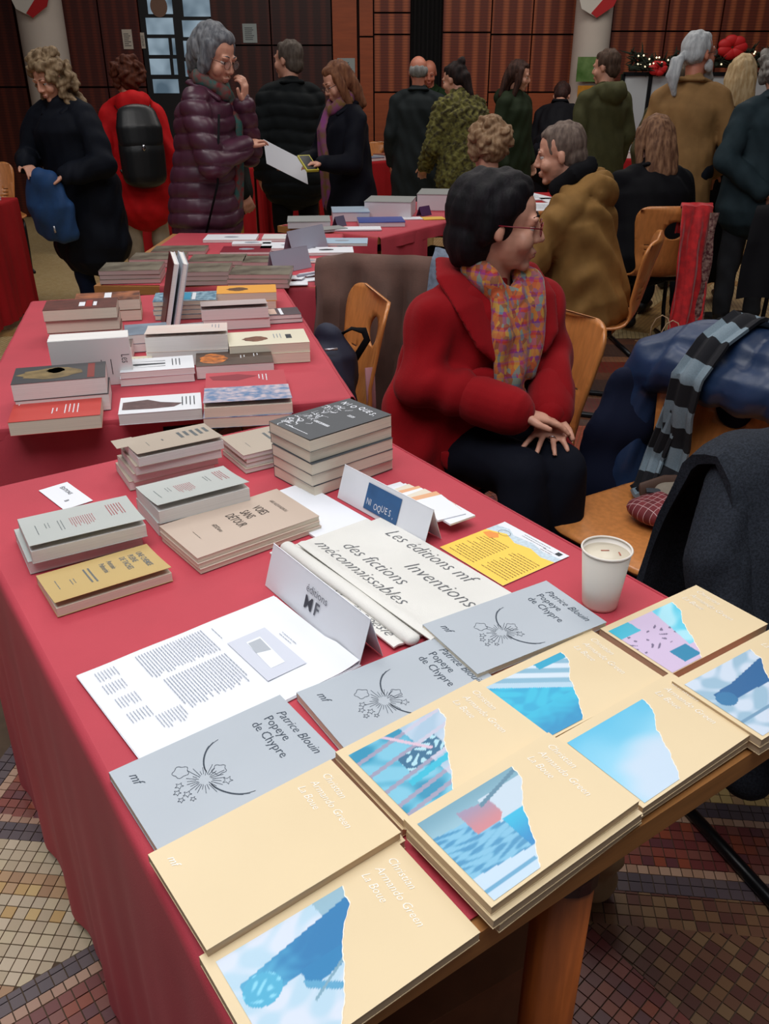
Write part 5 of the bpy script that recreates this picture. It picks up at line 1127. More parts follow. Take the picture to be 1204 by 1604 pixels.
# ------------------------------------------------------------------ people
mirror = lambda p: (-p[0], p[1], p[2])
def person(lab, x, y, face, h=1.65, lean=0, sit=False, head=(0, 0, 0), aR=None, aL=None, world=False, hair=None, coat=None, pants=(30, 30, 38), shoes=(24, 22, 22), skin=None, near=False, legs=None, hip=None, hs=1.0, feet=True, group=None):
    k = h / 1.65; t = thing('person', lab, 'person', (x, y, 0), R(face - 90), group); sk = skin or M_skin
    hz = (.50 if sit else .87 * k); H0 = Vector(hip) if hip else Vector((0, 0, hz)); L = Matrix.Rotation(-R(lean), 4, 'X')
    U = lambda a, b, c: H0 + (L @ Vector((a * k, b * k, c * k)))
    MW = Matrix.Translation((x, y, 0)) @ Matrix.Rotation(R(face - 90), 4, 'Z'); MI = MW.inverted()
    vx = .006 if near else .010
    nb = U(0, 0, .47); hc = U(0, .025, .635); yaw, pit, rol = head
    MH = Matrix.Translation(hc) @ Matrix.Rotation(R(yaw), 4, 'Z') @ Matrix.Rotation(-R(pit + lean * .4), 4, 'X') @ Matrix.Rotation(R(rol), 4, 'Y') @ Matrix.Scale(k * hs, 4)
    def arm(a, s):
        if a is None: a = ((.06, -.03, -.27), (.06, .07, -.50))
        sh = U(s * .165, 0, .425)
        if world: e, w_ = [MI @ Vector(p) for p in a[:2]]
        else: e = sh + L @ Vector((s * a[0][0], a[0][1], a[0][2])) * k; w_ = sh + L @ Vector((s * a[1][0], a[1][1], a[1][2])) * k
        return sh, e, w_
    AR = arm(aR, 1); AL = arm(aL, -1)
    # body: one continuous surface
    g = G()
    g.ell((0, -.012, .030), (.074, .094, .084), MH); g.ell((0, .020, -.030), (.060, .068, .082), MH); g.ell((0, .030, -.078), (.043, .046, .034), MH); g.ell((0, .070, -.096), (.020, .018, .016), MH, 10, 8)
    g.tube([MH @ Vector(p) for p in ((0, .084, .016), (0, .096, -.008), (0, .105, -.027))], [.007 * k, .0085 * k, .0105 * k], 10, round_=True)
    for s in (-1, 1):
        g.ell((s * .009, .094, -.033), (.0075, .009, .007), MH, 8, 6); g.ell((s * .028, .078, .022), (.025, .012, .009), MH, 10, 8); g.ell((s * .036, .058, -.034), (.026, .027, .028), MH, 12, 8)
        g.ell((s * .074, -.006, -.012), (.008, .016, .027), MH, 12, 8)
    for s in (-1, 1): g.ell((s * .030, .0725, .0105), (.0165, .0125, .0065), MH, 12, 8); g.ell((s * .030, .0715, -.0085), (.0155, .0105, .0055), MH, 12, 8)
    g.ell((0, .089, -.060), (.021, .010, .0065), MH, 12, 8); g.ell((0, .087, -.071), (.018, .010, .0075), MH, 12, 8)
    g.tube([MH @ Vector((0, -.02, -.05)), nb + (L @ Vector((0, .0, .03))), nb - L @ Vector((0, 0, .06))], [(.052 * k, .055 * k), (.052 * k, .055 * k), (.07 * k, .06 * k)], 14, round_=True)
    g.tube([U(0, 0, .40), U(0, .01, .30), U(0, 0, .12), U(0, 0, 0)], [(.11 * k, .07 * k), (.12 * k, .085 * k), (.13 * k, .085 * k), (.15 * k, .10 * k)], 16, round_=True)
    for sh, e, w_ in (AR, AL):
        g.tube([sh - L @ Vector((0, 0, .02)), e], [.042 * k, .038 * k], 12, round_=True); g.tube([e, w_], [.040 * k, .026 * k], 12, round_=True)
    hands = []
    for (sh, e, w_), s, a in ((AR, 1, aR), (AL, -1, aL)):
        d = (w_ - e).normalized(); hd = d
        if a is not None and len(a) > 2: hd = (MI.to_3x3() @ Vector(a[2])).normalized() if world else (L @ Vector((s * a[2][0], a[2][1], a[2][2]))).normalized()
        pn = Vector((0, 0, -1)) if a is None or len(a) < 4 else ((MI.to_3x3() @ Vector(a[3])) if world else Vector((s * a[3][0], a[3][1], a[3][2])))
        if a is None: pn = Vector((-s, 0, 0))
        pn = (pn - hd * pn.dot(hd)).normalized() if (pn - hd * pn.dot(hd)).length > .05 else hd.orthogonal().normalized()
        side = hd.cross(pn).normalized()     # across the palm
        curl = .5 if a is None or len(a) < 5 else a[4]; spread = .10 if a is None or len(a) < 6 else a[5]
        g.tube([w_ - hd * .01, w_ + hd * .035 * k, w_ + hd * .075 * k], [(.024 * k, .018 * k), (.036 * k, .016 * k), (.039 * k, .013 * k)], 12, side, round_=True)
        ths = s if a is None or len(a) < 7 else a[6]
        for fi, (o_, ln) in enumerate(((-.029, .066), (-.0095, .075), (.0105, .070), (.029, .055))):
            b0 = w_ + hd * .076 * k + side * o_ * k; dr = (hd + side * o_ / .03 * spread).normalized(); p = [b0 - dr * .02]; cu = 0
            p.append(b0)
            for j, fr_ in enumerate((.45, .32, .23)):
                cu += curl * (.8 if j else .55); v = dr * math.cos(cu) + pn * math.sin(cu); p.append(p[-1] + v * ln * fr_ * k)
            g.tube(p, [.009 * k, .0088 * k, .0084 * k, .0076 * k, .0066 * k], 8, round_=True)
        tb = w_ + hd * .022 * k - side * .030 * k * ths; td = (hd * .75 - side * .7 * ths + pn * .25).normalized()
        g.tube([tb, tb + td * .034 * k, tb + (td * .05 + hd * .016) * k], [.0135 * k, .0105 * k, .0085 * k], 8, round_=True)
        hands.append((w_, hd, pn, side))
    # legs
    if sit:
        lg = legs or [[(.09, 0, .50), (.11, .40, .50), (.11, .38, .08)], [(-.09, 0, .50), (-.11, .40, .50), (-.11, .38, .08)]]
        if legs: lg = [[MI @ Vector(p) for p in q] for q in legs]
        lg = [[Vector(p) for p in q] for q in lg]
    else:
        lg = legs or [[(.085, 0, .84), (.10, .015, .46), (.11, -.02, .08)], [(-.085, 0, .84), (-.10, .015, .46), (-.11, -.02, .08)]]
        lg = [[Vector((p[0] * k, p[1] * k, p[2] * k if p[2] > .1 else p[2])) for p in q] for q in lg]
    for a, b, c in lg:
        g.tube([a, b], [.080 * k, .052 * k], 12, round_=True); g.tube([b, c], [.052 * k, .036 * k], 12, round_=True)
    blob('body', g, sk, t, .0055 if near else .0085, 2 if near else 1)
    g = G()
    for a, b, c in lg: g.tube([a, b], [.098 * k, .068 * k], 14, round_=True); g.tube([b, b.lerp(c, .5), c + Vector((0, 0, .02))], [.068 * k, .062 * k, .056 * k], 14, round_=True)
    g.tube([U(-.08, 0, 0), U(.08, 0, 0)], [.115 * k, .115 * k], 14, round_=True, hint=(0, 0, 1)); mp = mat('pants_%d_%d_%d' % pants, pants, .85, var=.08, vscale=12, spec=.12)
    blob('trousers', g, mp, t, .012, 2, wrink(.005, 30, x))
    ms = mat('shoes_%d' % shoes[0], shoes, .5)
    for i, (a, b, c) in enumerate(lg):
        g = G(); fwd = Vector((0, 1, 0)); g.tube([Vector((c.x, c.y - .03, .045)), Vector((c.x, c.y + .06, .045)), Vector((c.x, c.y + .16, .035))], [(.040, .040), (.045, .038), (.036, .026)], 12, round_=True); g.tube([Vector((c.x, c.y, .05)), Vector((c.x, c.y, .11))], .045, 12, round_=True)
        if feet: obj('shoe', g, ms, t)
    # eyes
    for s in (-1, 1):
        e = G().ell((s * .030, .0710, .001), .0115, MH, 12, 8); e = obj('eye', e, mat('eye_white', (214, 206, 200), .3), t)
        obj('iris', G().ell((s * .030, .0808, .001), (.0055, .0026, .0055), MH, 10, 6), mat('iris_dark', (44, 30, 24), .2), e)
    lp = G().ell((0, .0925, -.0605), (.018, .0062, .0034), MH, 12, 6); lp.ell((0, .0908, -.0700), (.0155, .0062, .0040), MH, 12, 6); obj('lips', lp, mat('lips', (168, 96, 88), .5), t)
    eb = G(); [eb.tube([MH @ Vector((s * .014, .088, .027)), MH @ Vector((s * .030, .086, .032)), MH @ Vector((s * .046, .074, .027))], [.002, .0026, .0014], 6) for s in (-1, 1)]
    # hair
    if hair:
        st, rgb, rgb2 = hair; hm = mat('hair_%d_%d_%d' % rgb, rgb, .65, rgb2=rgb2, vscale=60, stretch=(1, 1, .25), bump=.5, bscale=120, spec=.2); g = G()
        obj('eyebrows', eb, hm, t); dsp = strands(.0022)
        if st != 'bald': g.ell((0, -.024, .038), (.081, .094, .086), MH); g.ell((0, .020, .080), (.060, .048, .032), MH)
        if st == 'short':
            g.ell((0, -.050, -.02), (.070, .062, .07), MH)
        if st == 'bald': g.ell((0, -.045, .0), (.080, .070, .058), MH)
        if st == 'bob':     # short dark full hair, swept back
            g.ell((0, -.045, .030), (.094, .106, .098), MH); g.ell((0, -.070, -.040), (.080, .072, .082), MH); g.ell((0, -.004, .090), (.074, .066, .040), MH); g.ell((0, -.085, -.085), (.055, .040, .035), MH)
            for s in (-1, 1): g.ell((s * .066, .006, .050), (.026, .036, .042), MH); g.ell((s * .074, -.045, .0), (.020, .026, .05), MH)
        if st in ('chin', 'long', 'curly', 'curlylong'):
            dz = {'chin': -.085, 'long': -.19, 'curly': -.03, 'curlylong': -.20}[st]
            g.ell((0, -.05, .0), (.085, .075, .09), MH)
            for s in (-1, 1): g.tube([MH @ Vector((s * .072, .012, .05)), MH @ Vector((s * .082, .018, -.03)), MH @ Vector((s * .074, .012, min(-.06, dz + .02)))], [(.022 * k, .034 * k)] * 2 + [(.016 * k, .026 * k)], 10, round_=True)
            g.tube([MH @ Vector((0, -.06, .04)), MH @ Vector((0, -.075, -.05)), MH @ Vector((0, -.07, dz))], [(.08 * k, .05 * k), (.09 * k, .05 * k), (.075 * k if st != 'long' else .10 * k, .035 * k)], 14, round_=True)
        if st in ('curly', 'curlylong'):
            q = random.Random(5); dsp = curls(.008, 75)
            for i in range(46):
                a = q.uniform(0, 2 * PI); b = q.uniform(-.15, 1.4); r = .110
                p = Vector((math.cos(a) * math.cos(b) * r * .9, math.sin(a) * math.cos(b) * r - .03, math.sin(b) * r + .02))
                if p.y > .055 and p.z < .075: continue
                g.ell(p, q.uniform(.022, .034), MH, 8, 6)
            if st == 'curlylong':
                for i in range(40):
                    a = q.uniform(PI * .9, 2.1 * PI); p = Vector((math.cos(a) * q.uniform(.08, .125), math.sin(a) * .09 - .02, q.uniform(-.22, 0)))
                    g.ell(p, q.uniform(.024, .036), MH, 8, 6)
        if st == 'bun': g.ell((0, -.055, .0), (.078, .066, .07), MH); g.ell((0, -.085, .105), .036, MH); g.tube([MH @ Vector((0, -.09, 0)), MH @ Vector((.01, -.11, -.14))], [.05 * k, .03 * k], round_=True)
        if st == 'ponytail':
            g.ell((0, -.05, .0), (.078, .066, .06), MH); g.tube([MH @ Vector(p) for p in ((0, -.105, .0), (0, -.165, -.03), (0, -.185, -.10), (0, -.165, -.20))], [(.022, .022), (.040, .030), (.044, .030), (.018, .014)], 12, round_=True)
        blob('hair', g, hm, t, .0065 if near else .009, 2, dsp)
        if st == 'ponytail':
            g = G(); g.tube([MH @ Vector(p) for p in ((0, .055, -.085), (0, .085, -.14), (0, .07, -.21))], [(.050, .035), (.042, .032), (.012, .012)], 12, round_=True)
            for s in (-1, 1): g.ell((s * .058, .03, -.065), (.018, .036, .035), MH)
            blob('beard', g, mat('beard_grey', (176, 178, 180), .7, var=.1, vscale=60), t, .008, 1, strands(.003))
    # coat
    if coat:
        c = dict(rgb=(20, 20, 26), hem=.25, fat=1., puff=0, collar=True, hood=False, fur=False, mat=None, skirt=0, wr=.006); c.update(coat); f = c['fat'] * k
        m = c['mat'] or mat('coat_%d_%d_%d' % c['rgb'], c['rgb'], .75, var=.10, vscale=14, spec=.15); g = G()
        pts = [U(0, -.005, .475), U(0, -.005, .43), U(0, 0, .36), U(0, .005, .20), U(0, 0, .02)]; rd = [(.075 * f, .070 * f), (.150 * f, .100 * f), (.188 * f, .125 * f), (.175 * f, .130 * f), (.190 * f, .145 * f)]
        if not sit:
            hm_ = c['hem']; base = U(0, 0, 0); pts += [Vector((base.x, base.y, base.z - hm_ * .5)), Vector((base.x, base.y, base.z - hm_))]; rd += [(.200 * f, .155 * f), (.205 * f, .16 * f)]
        g.tube(pts, rd, 20, (1, 0, 0), round_=True)
        sr = c.get('sleeve', 1.)
        for sh, e, w_ in (AR, AL):
            s2 = 1 if sh == AR[0] else -1; dn = (e - sh).normalized() * .018
            g.tube([U(s2 * .045, -.01, .465), U(s2 * .105, -.01, .440), sh + dn], [.045 * f, .060 * f, .062 * f * sr], 14, round_=True)
            g.tube([sh + dn, sh.lerp(e, .5), e], [.062 * f * sr, .063 * f * sr, .059 * f * sr], 14, round_=True); g.tube([e, e.lerp(w_, .5), w_.lerp(e, .02)], [.060 * f * sr, .054 * f * sr, .046 * f * sr], 14, round_=True)
        if sit and c['skirt']:
            for a, b, c_ in lg: g.tube([a, a.lerp(b, c['skirt'])], [.13 * k, .11 * k], 14, round_=True)
        if c['hood']: g.ell(U(0, -.115, .46), (.12, .075, .085)); g.tube([U(-.11, -.02, .47), U(-.06, -.12, .50), U(.06, -.12, .50), U(.11, -.02, .47)], .045, 10, round_=True)
        for fn in c.get('extra', []): fn(g, U, MI, lg)
        dd = wrink(c['wr'], 26, x)
        if c['puff']: dd = quilt(.014, c['puff'])
        if c['fur']: dd = curls(.010, 90)
        blob('coat', g, m, t, .008 if near else .011, 7 if near else 4, dd)
        if c['collar']:
            g = G(); g.tube([U(-.055, .075, .45), U(-.085, .02, .485), U(-.06, -.06, .505), U(.06, -.06, .505), U(.085, .02, .485), U(.055, .075, .45)], [(.016, .035)] * 6, 10, (0, 0, 1), round_=True); blob('collar', g, m, t, .008, 2)
    return t, dict(U=U, MH=MH, MI=MI, hands=hands, k=k, lg=lg)
def glasses(t, J, m, big=1.):
    MH = J['MH']; g = G()
    for s in (-1, 1):
        g.tube([MH @ Vector((s * .031 + .021 * big * math.cos(a), .100 - abs(.021 * math.cos(a) * .1), .000 + .017 * big * math.sin(a))) for a in [i * PI / 10 for i in range(21)]], .0013, 6)
        g.tube([MH @ Vector(p) for p in ((s * .053, .096, .004), (s * .078, .06, .006), (s * .082, -.01, .004))], .0016, 6)
    g.tube([MH @ Vector((-.010, .101, .004)), MH @ Vector((.010, .101, .004))], .0014, 6); o = obj('glasses', g, m, t)
    gm = bpy.data.materials.get('lens') or bpy.data.materials.new('lens'); gm.use_nodes = True; b = gm.node_tree.nodes['Principled BSDF']; b.inputs['Base Color'].default_value = (1, 1, 1, 1); b.inputs['Alpha'].default_value = .12; b.inputs['Roughness'].default_value = .05
    for s in (-1, 1): obj('lens', G().add([MH @ Vector((s * .031 + .020 * math.cos(i * PI / 8), .0995, .016 * math.sin(i * PI / 8))) for i in range(16)], [tuple(range(16))]), gm, o)

# the woman in the red coat
def scarfmat():
    m = mat('print_scarf', (200, 120, 60), .8, sheen=.2); nt = m.node_tree; b = nt.nodes['Principled BSDF']; tc = nt.nodes.new('ShaderNodeTexCoord')
    v = nt.nodes.new('ShaderNodeTexVoronoi'); v.inputs['Scale'].default_value = 70; r = nt.nodes.new('ShaderNodeValToRGB'); sp = nt.nodes.new('ShaderNodeSeparateColor'); e = r.color_ramp; e.interpolation = 'CONSTANT'
    cs = [(176, 40, 30), (190, 110, 40), (100, 40, 120), (150, 40, 110), (60, 130, 140), (180, 80, 40), (186, 140, 50), (110, 30, 50)]
    e.elements[0].color = s2l(cs[0]) + (1,); e.elements[1].position = .12; e.elements[1].color = s2l(cs[1]) + (1,)
    for i, c in enumerate(cs[2:]): x = e.elements.new(.25 + i * .12); x.color = s2l(c) + (1,)
    mp = nt.nodes.new('ShaderNodeMapping'); mp.inputs['Scale'].default_value = (1.3, 1.3, .7); nt.links.new(tc.outputs['Object'], mp.inputs[0]); nt.links.new(mp.outputs[0], v.inputs[0]); nt.links.new(v.outputs['Color'], sp.inputs[0])
    sx = nt.nodes.new('ShaderNodeSeparateXYZ'); nt.links.new(tc.outputs['Object'], sx.inputs[0])
    wv = nt.nodes.new('ShaderNodeTexWave'); wv.bands_direction = 'Z'; wv.inputs['Scale'].default_value = 5.2; wv.inputs['Distortion'].default_value = 1.2; nt.links.new(tc.outputs['Object'], wv.inputs[0])
    r2 = nt.nodes.new('ShaderNodeValToRGB'); q = r2.color_ramp; q.interpolation = 'CONSTANT'; q.elements[0].color = s2l((200, 130, 50)) + (1,); q.elements[1].position = .3; q.elements[1].color = s2l((196, 64, 44)) + (1,); z = q.elements.new(.6); z.color = s2l((150, 70, 140)) + (1,); z = q.elements.new(.8); z.color = s2l((196, 150, 70)) + (1,)
    nt.links.new(wv.outputs[0], r2.inputs[0]); nt.links.new(sp.outputs[0], r.inputs[0])
    mx = nt.nodes.new('ShaderNodeMixRGB'); mx.inputs[0].default_value = .32; nt.links.new(r.outputs[0], mx.inputs[1]); nt.links.new(r2.outputs[0], mx.inputs[2]); nt.links.new(mx.outputs[0], b.inputs['Base Color']); return m
M_scarf = scarfmat(); M_redcoat = mat('red_wool', (138, 12, 20), .9, var=.06, vscale=10, sheen=.05, spec=.15, bump=.2, bscale=500)
def lady():
    def ex(g, U, MI, lg):
        g.tube([U(.05, 0, .38), U(.07, 0, .20), U(.08, .0, .0)], [(.14, .12), (.14, .13), (.15, .14)], 16, (1, 0, 0), round_=True)
        # coat tail falling over the thigh and off the seat
        w = lambda *p: MI @ Vector(p)
        g.tube([w(.15, 2.22, .74), w(.13, 2.14, .60), w(.105, 2.06, .47)], [(.13, .09), (.15, .07), (.12, .035)], 14, (1, 0, 0), round_=True)
        g.tube([w(.34, 2.25, .60), w(.42, 2.18, .52), w(.46, 2.10, .45)], [(.10, .07), (.09, .06), (.06, .04)], 14, (1, 0, 0), round_=True)
        g.tube([w(.44, 2.20, .57), w(.485, 2.10, .53), w(.495, 2.05, .45)], [(.06, .05), (.06, .035), (.055, .02)], 14, (1, .3, 0), round_=True)
        g.tube([w(.24, 2.26, .54), w(.25, 2.18, .52)], [(.13, .06), (.10, .04)], 14, (1, 0, 0), round_=True)
    t, J = person('seated woman in dark red wool coat and patterned scarf, looking right', .255, 2.24, -58, h=1.62, lean=4, sit=True, head=(52, 4, 0), world=True, near=True,
        aR=((.095, 2.08, .745), (.325, 1.955, .705), (.95, .10, -.22), (-.1, -.1, -.95), .30, .08), aL=((.46, 2.24, .76), (.425, 2.035, .668), (-.20, -.9, -.28), (0, .1, -1), .14, .55),
        hair=('bob', (12, 10, 13), (22, 17, 22)), pants=(16, 18, 28), legs=[[(.16, 2.22, .53), (.345, 1.90, .565), (.36, 1.80, .08)], [(.30, 2.27, .53), (.445, 1.93, .56), (.47, 1.90, .08)]],
        coat=dict(mat=M_redcoat, fat=.98, collar=False, sleeve=1.12, wr=.010, extra=[ex]))
    U, MH = J['U'], J['MH']; glasses(t, J, mat('red_frame', (120, 16, 34), .3))
    # collar lapels
    for s in (-1, 1):
        g = G(); g.tube([U(s * .02, -.11, .50), U(s * .075, -.085, .515), U(s * .12, .0, .50), U(s * .115, .075, .45), U(s * .095, .13, .37), U(s * .075, .15, .33)], [(.012, .030), (.013, .040), (.014, .050), (.014, .052), (.013, .045), (.012, .018)], 12, (0, .5, 1), round_=True); blob('collar', g, M_redcoat, t, .007, 2)
        for (fx_, fy_, fz_, w1, h1_) in ((.105, .140, .265, .050, .042), (.150, .135, .045, .055, .036)):
            g = G(); Mf = Matrix.Translation(U(s * fx_, fy_, fz_)) @ Matrix.Rotation(-s * R(22 if fz_ > .1 else 40), 4, 'Z') @ Matrix.Rotation(R(8), 4, 'X'); g.ell((0, 0, 0), (w1, .017, h1_), Mf); g.box(-w1 * .95, w1 * .95, -.010, .012, 0, h1_ * .7, Mf); blob('pocket_flap', g, M_redcoat, t, .006, 4)
    pass
    # cuffs
    MI = J['MI']
    for e, w_ in (((.095, 2.08, .745), (.325, 1.955, .705)), ((.46, 2.24, .76), (.425, 2.035, .668))):
        e, w_ = MI @ Vector(e), MI @ Vector(w_); d = (w_ - e).normalized(); g = G(); g.tube([w_ - d * .10, w_ - d * .016], [.064, .062], 18, round_=True); blob('cuff', g, M_redcoat, t, .007, 1)
    # scarf
    g = G(); g.tube([U(-.055, .055, .505), U(-.075, .0, .53), U(-.05, -.055, .545), U(.05, -.055, .545), U(.075, .0, .53), U(.06, .06, .50), U(.0, .10, .455), U(-.05, .075, .48)], [(.034, .026)] * 8, 12, (0, 0, 1), round_=True)
    g.tube([U(-.08, .07, .50), U(-.055, .115, .43), U(-.02, .140, .36), U(.0, .160, .28)], [(.045, .022), (.055, .022), (.055, .022), (.05, .02)], 14, (1, 0, 0), round_=True)
    g.tube([U(.03, .100, .46), U(.045, .145, .38), U(.035, .168, .28), U(.02, .175, .17), U(.01, .178, .06), U(.0, .185, -.03)], [(.036, .022), (.046, .020), (.048, .018), (.049, .016), (.050, .014), (.048, .012)], 16, (1, 0, 0), round_=True)
    blob('scarf', g, M_scarf, t, .006, 1, lambda c: .006 * np.sin(95 * c[:, 0] + 3 * np.sin(8 * c[:, 2])) + .003 * np.sin(50 * c[:, 2] + 30 * c[:, 0]))
    g = G()
    for i in range(9): p = MI @ Vector((.235 + .008 * i, 2.035 - .002 * i, .612)); g.tube([p, p + Vector((.004 * math.sin(i), .0, -.035))], .0022, 5)
    tag(obj('scarf_fringe', g, mat('fringe_orange', (206, 80, 36), .8), t), kind='stuff')
    w_, hd, pn, sd = J['hands'][1]; p = w_ + hd * .095 + sd * .012; g = G()
    g.tube([p + (sd * math.cos(a) - pn * math.sin(a)) * .0098 for a in [i * PI / 8 for i in range(17)]], .0014, 6); obj('ring', g, mat('silver', (200, 200, 204), .2, metal=1), t)
    w_, hd, pn, sd = J['hands'][0]; e = (w_ - hd * .012); obj('bracelet', G().tube([e + (sd * math.cos(a) + pn * math.sin(a)) * .030 for a in [i * PI / 10 for i in range(21)]], .003, 6), mat('bracelet_dark', (60, 30, 24), .3), t)
    return t
lady()

H = dict(hair=None)
# seated man in brown hooded jacket, facing left
t, J = person('seated man in brown hooded jacket with short greying hair, facing left', .95, 3.95, 160, h=1.74, lean=14, sit=True, head=(8, 6, 0), near=True, hair=('short', (84, 70, 64), (120, 104, 94)), aR=((.08, .20, -.20), (.0, .45, -.20)), aL=((.08, .20, -.20), (.0, .45, -.20)),
    pants=(22, 22, 30), coat=dict(rgb=(132, 98, 54), fat=1.28, hood=True, collar=False, skirt=.35, wr=.012)); 
g = G(); U = J['U']; g.tube([U(-.06, .05, .50), U(-.08, -.03, .54), U(0, -.09, .56), U(.08, -.03, .54), U(.06, .05, .50)], [(.045, .035)] * 5, 10, (0, 0, 1), round_=True); blob('black_scarf', g, M_blk, t, .009, 2, wrink(.004))
# curly haired seated person behind
person('seated person with curly light brown hair behind the red coat woman', .58, 4.80, 120, h=1.62, lean=5, sit=True, head=(0, 5, 0), hair=('curly', (122, 92, 66), (160, 132, 104)), coat=dict(rgb=(18, 18, 22), skirt=.3))
# woman in black from behind
t, J = person('seated woman in black with long brown hair, seen from behind', 1.52, 5.02, 98, h=1.68, lean=8, sit=True, head=(10, 12, 0), hair=('long', (92, 62, 46), (140, 104, 78)), coat=dict(rgb=(12, 12, 17), fat=1.2, skirt=.3), aR=((.10, .12, -.25), (.0, .34, -.22)), aL=((.10, .12, -.25), (.0, .34, -.22)), shoes=(22, 18, 18))
# bearded man
t, J = person('standing man with white ponytail and beard in tan coat', 1.88, 5.75, 60, h=1.72, head=(-32, -4, 0), hair=('ponytail', (196, 200, 202), (166, 170, 174)), skin=M_skin2, coat=dict(rgb=(142, 108, 68), hem=.30, fat=1.0), aR=((.10, .03, -.28), (.0, .20, -.44)), aL=((.06, -.02, -.28), (.05, .12, -.50)), pants=(24, 26, 34)); glasses(t, J, M_black)
person('standing person with long straight blond hair in black', 2.32, 6.15, 80, h=1.60, head=(0, 8, 0), hair=('long', (176, 146, 104), (206, 182, 142)), coat=dict(rgb=(14, 14, 18), hem=.55, fat=1.1))
person('standing person in dark teal jacket, hands behind back, at the right edge', 2.27, 5.45, 100, h=1.62, head=(-20, 4, 0), hair=('curly', (110, 106, 100), (150, 146, 140)), coat=dict(rgb=(38, 52, 58), hem=.12, fat=1.2), aR=((.12, -.06, -.27), (-.10, -.17, -.42), (-.6, .0, -.3)), aL=((.12, -.06, -.27), (-.08, -.19, -.44), (-.6, .0, -.3)), pants=(44, 46, 50))
person('standing person in dark olive jacket mostly behind the bearded man', 2.06, 6.62, 60, h=1.55, hair=('short', (60, 50, 40), (90, 76, 60)), coat=dict(rgb=(70, 66, 46), hem=.3))
person('standing balding man in olive hooded parka looking at the rear table', 1.70, 7.25, 110, h=1.66, head=(35, 8, 0), hair=('short', (54, 40, 32), (90, 70, 58)), coat=dict(rgb=(74, 74, 48), hem=.42, fat=1.12, hood=True, collar=False), pants=(30, 32, 40))
person('black-clad dark haired person bending over the rear table', 1.58, 8.55, 75, h=1.62, lean=44, head=(0, 25, 0), hair=('short', (40, 24, 22), (60, 36, 32)), coat=dict(rgb=(14, 14, 20), hem=.2), aR=((.04, .1, -.26), (.0, .2, -.5)), aL=((.04, .1, -.26), (.0, .2, -.5)))
person('standing young woman with long dark hair in dark green parka', 1.13, 8.1, -40, h=1.60, head=(25, 14, 0), hair=('long', (44, 28, 24), (70, 44, 36)), coat=dict(rgb=(34, 44, 28), hem=.35, fat=1.12, hood=True, collar=False), pants=(20, 20, 26))
person('standing woman with hair bun in fluffy green cardigan', .64, 7.0, 125, h=1.60, lean=16, head=(20, 8, 0), hair=('bun', (26, 18, 18), (44, 30, 28)), coat=dict(mat=mat('fluffy_green', (112, 108, 52), .95, rgb2=(50, 44, 22), vscale=34, bump=.9, bscale=90), hem=.10, fat=1.35, fur=True, collar=False), pants=(14, 14, 20), aR=((.10, .06, -.26), (.05, .26, -.36)), aL=((.10, .06, -.26), (.05, .26, -.36)))
person('standing grey haired man in long dark coat seen from behind', .28, 7.85, 90, h=1.63, head=(0, 6, 0), hair=('bald', (120, 120, 118), (150, 150, 148)), skin=M_skin2, coat=dict(rgb=(32, 38, 40), hem=.36, fat=1.12), pants=(178, 148, 104))
person('man in dark green sweater facing the camera behind the rear table', .48, 9.93, -100, h=1.64, lean=8, head=(8, 20, 0), hair=('bald', (96, 78, 66), (120, 100, 88)), skin=M_skin2, coat=dict(rgb=(24, 44, 22), hem=.15))
t, J = person('standing woman with glasses reading a white sheet, patterned scarf', -.23, 5.88, 215, h=1.56, lean=5, head=(-8, 26, 0), hair=('long', (96, 58, 40), (130, 86, 60)), coat=dict(rgb=(14, 16, 26), hem=.14, fat=1.12), pants=(26, 34, 58), aR=((.05, .10, -.26), (-.02, .33, -.26), (-.2, .9, .1)), aL=((.05, .10, -.27), (.0, .30, -.24), (-.2, .9, .1)))
glasses(t, J, M_black)
def smallscarf(t, J, m, long=.45, side=1):
    U = J['U']; g = G(); g.tube([U(-.05, .06, .50), U(-.075, -.02, .53), U(0, -.08, .55), U(.075, -.02, .53), U(.05, .06, .50), U(0, .10, .47), U(-.05, .06, .50)], [(.036, .028)] * 7, 10, (0, 0, 1), round_=True)
    g.tube([U(side * .05, .09, .47), U(side * .05, .15, .36), U(side * .045, .16, .36 - long * .6), U(side * .04, .17, .36 - long)], [(.04, .02), (.055, .02), (.055, .018), (.055, .014)], 12, (1, 0, 0), round_=True)
    blob('scarf', g, m, t, .010, 1, lambda c: .005 * np.sin(80 * c[:, 0] + 2 * np.sin(9 * c[:, 2])))
M_scarf2 = mat('purple_print', (130, 60, 120), .85, rgb2=(116, 86, 44), vscale=22); smallscarf(t, J, M_scarf2, .50, 1)
lw = [J['hands'][0][0], J['hands'][1][0]]; MW = Matrix.Translation((-.23, 5.88, 0)) @ Matrix.Rotation(R(215 - 90), 4, 'Z')
p = MW @ (lw[0] + J['hands'][0][1] * .10); pz = thing('paper_sheet', 'white sheet of paper held by the reading woman', 'paper', p, R(20)); g = G(); g.grid([[(-.12 + .26 * i / 8, -.02 + .02 * math.sin(i * .4) - .012 * j, .15 - .13 * i / 8 - .034 * j) for i in range(9)] for j in range(5)]); solid(obj('sheet', g, M_white, pz), .0015)
p = MW @ (lw[1] + J['hands'][1][1] * .09); pz = thing('phone', 'yellow phone case in the reading woman\'s left hand', 'phone', p, R(30)); Mx = Matrix.Rotation(R(30), 4, 'X'); obj('phone_case', G().box(-.04, .04, -.075, .075, -.006, .008, Mx), mat('phone_yellow', (206, 196, 70), .5), pz, smooth=False); obj('screen', G().box(-.034, .034, -.068, .068, .008, .009, Mx), M_black, pz, smooth=False)
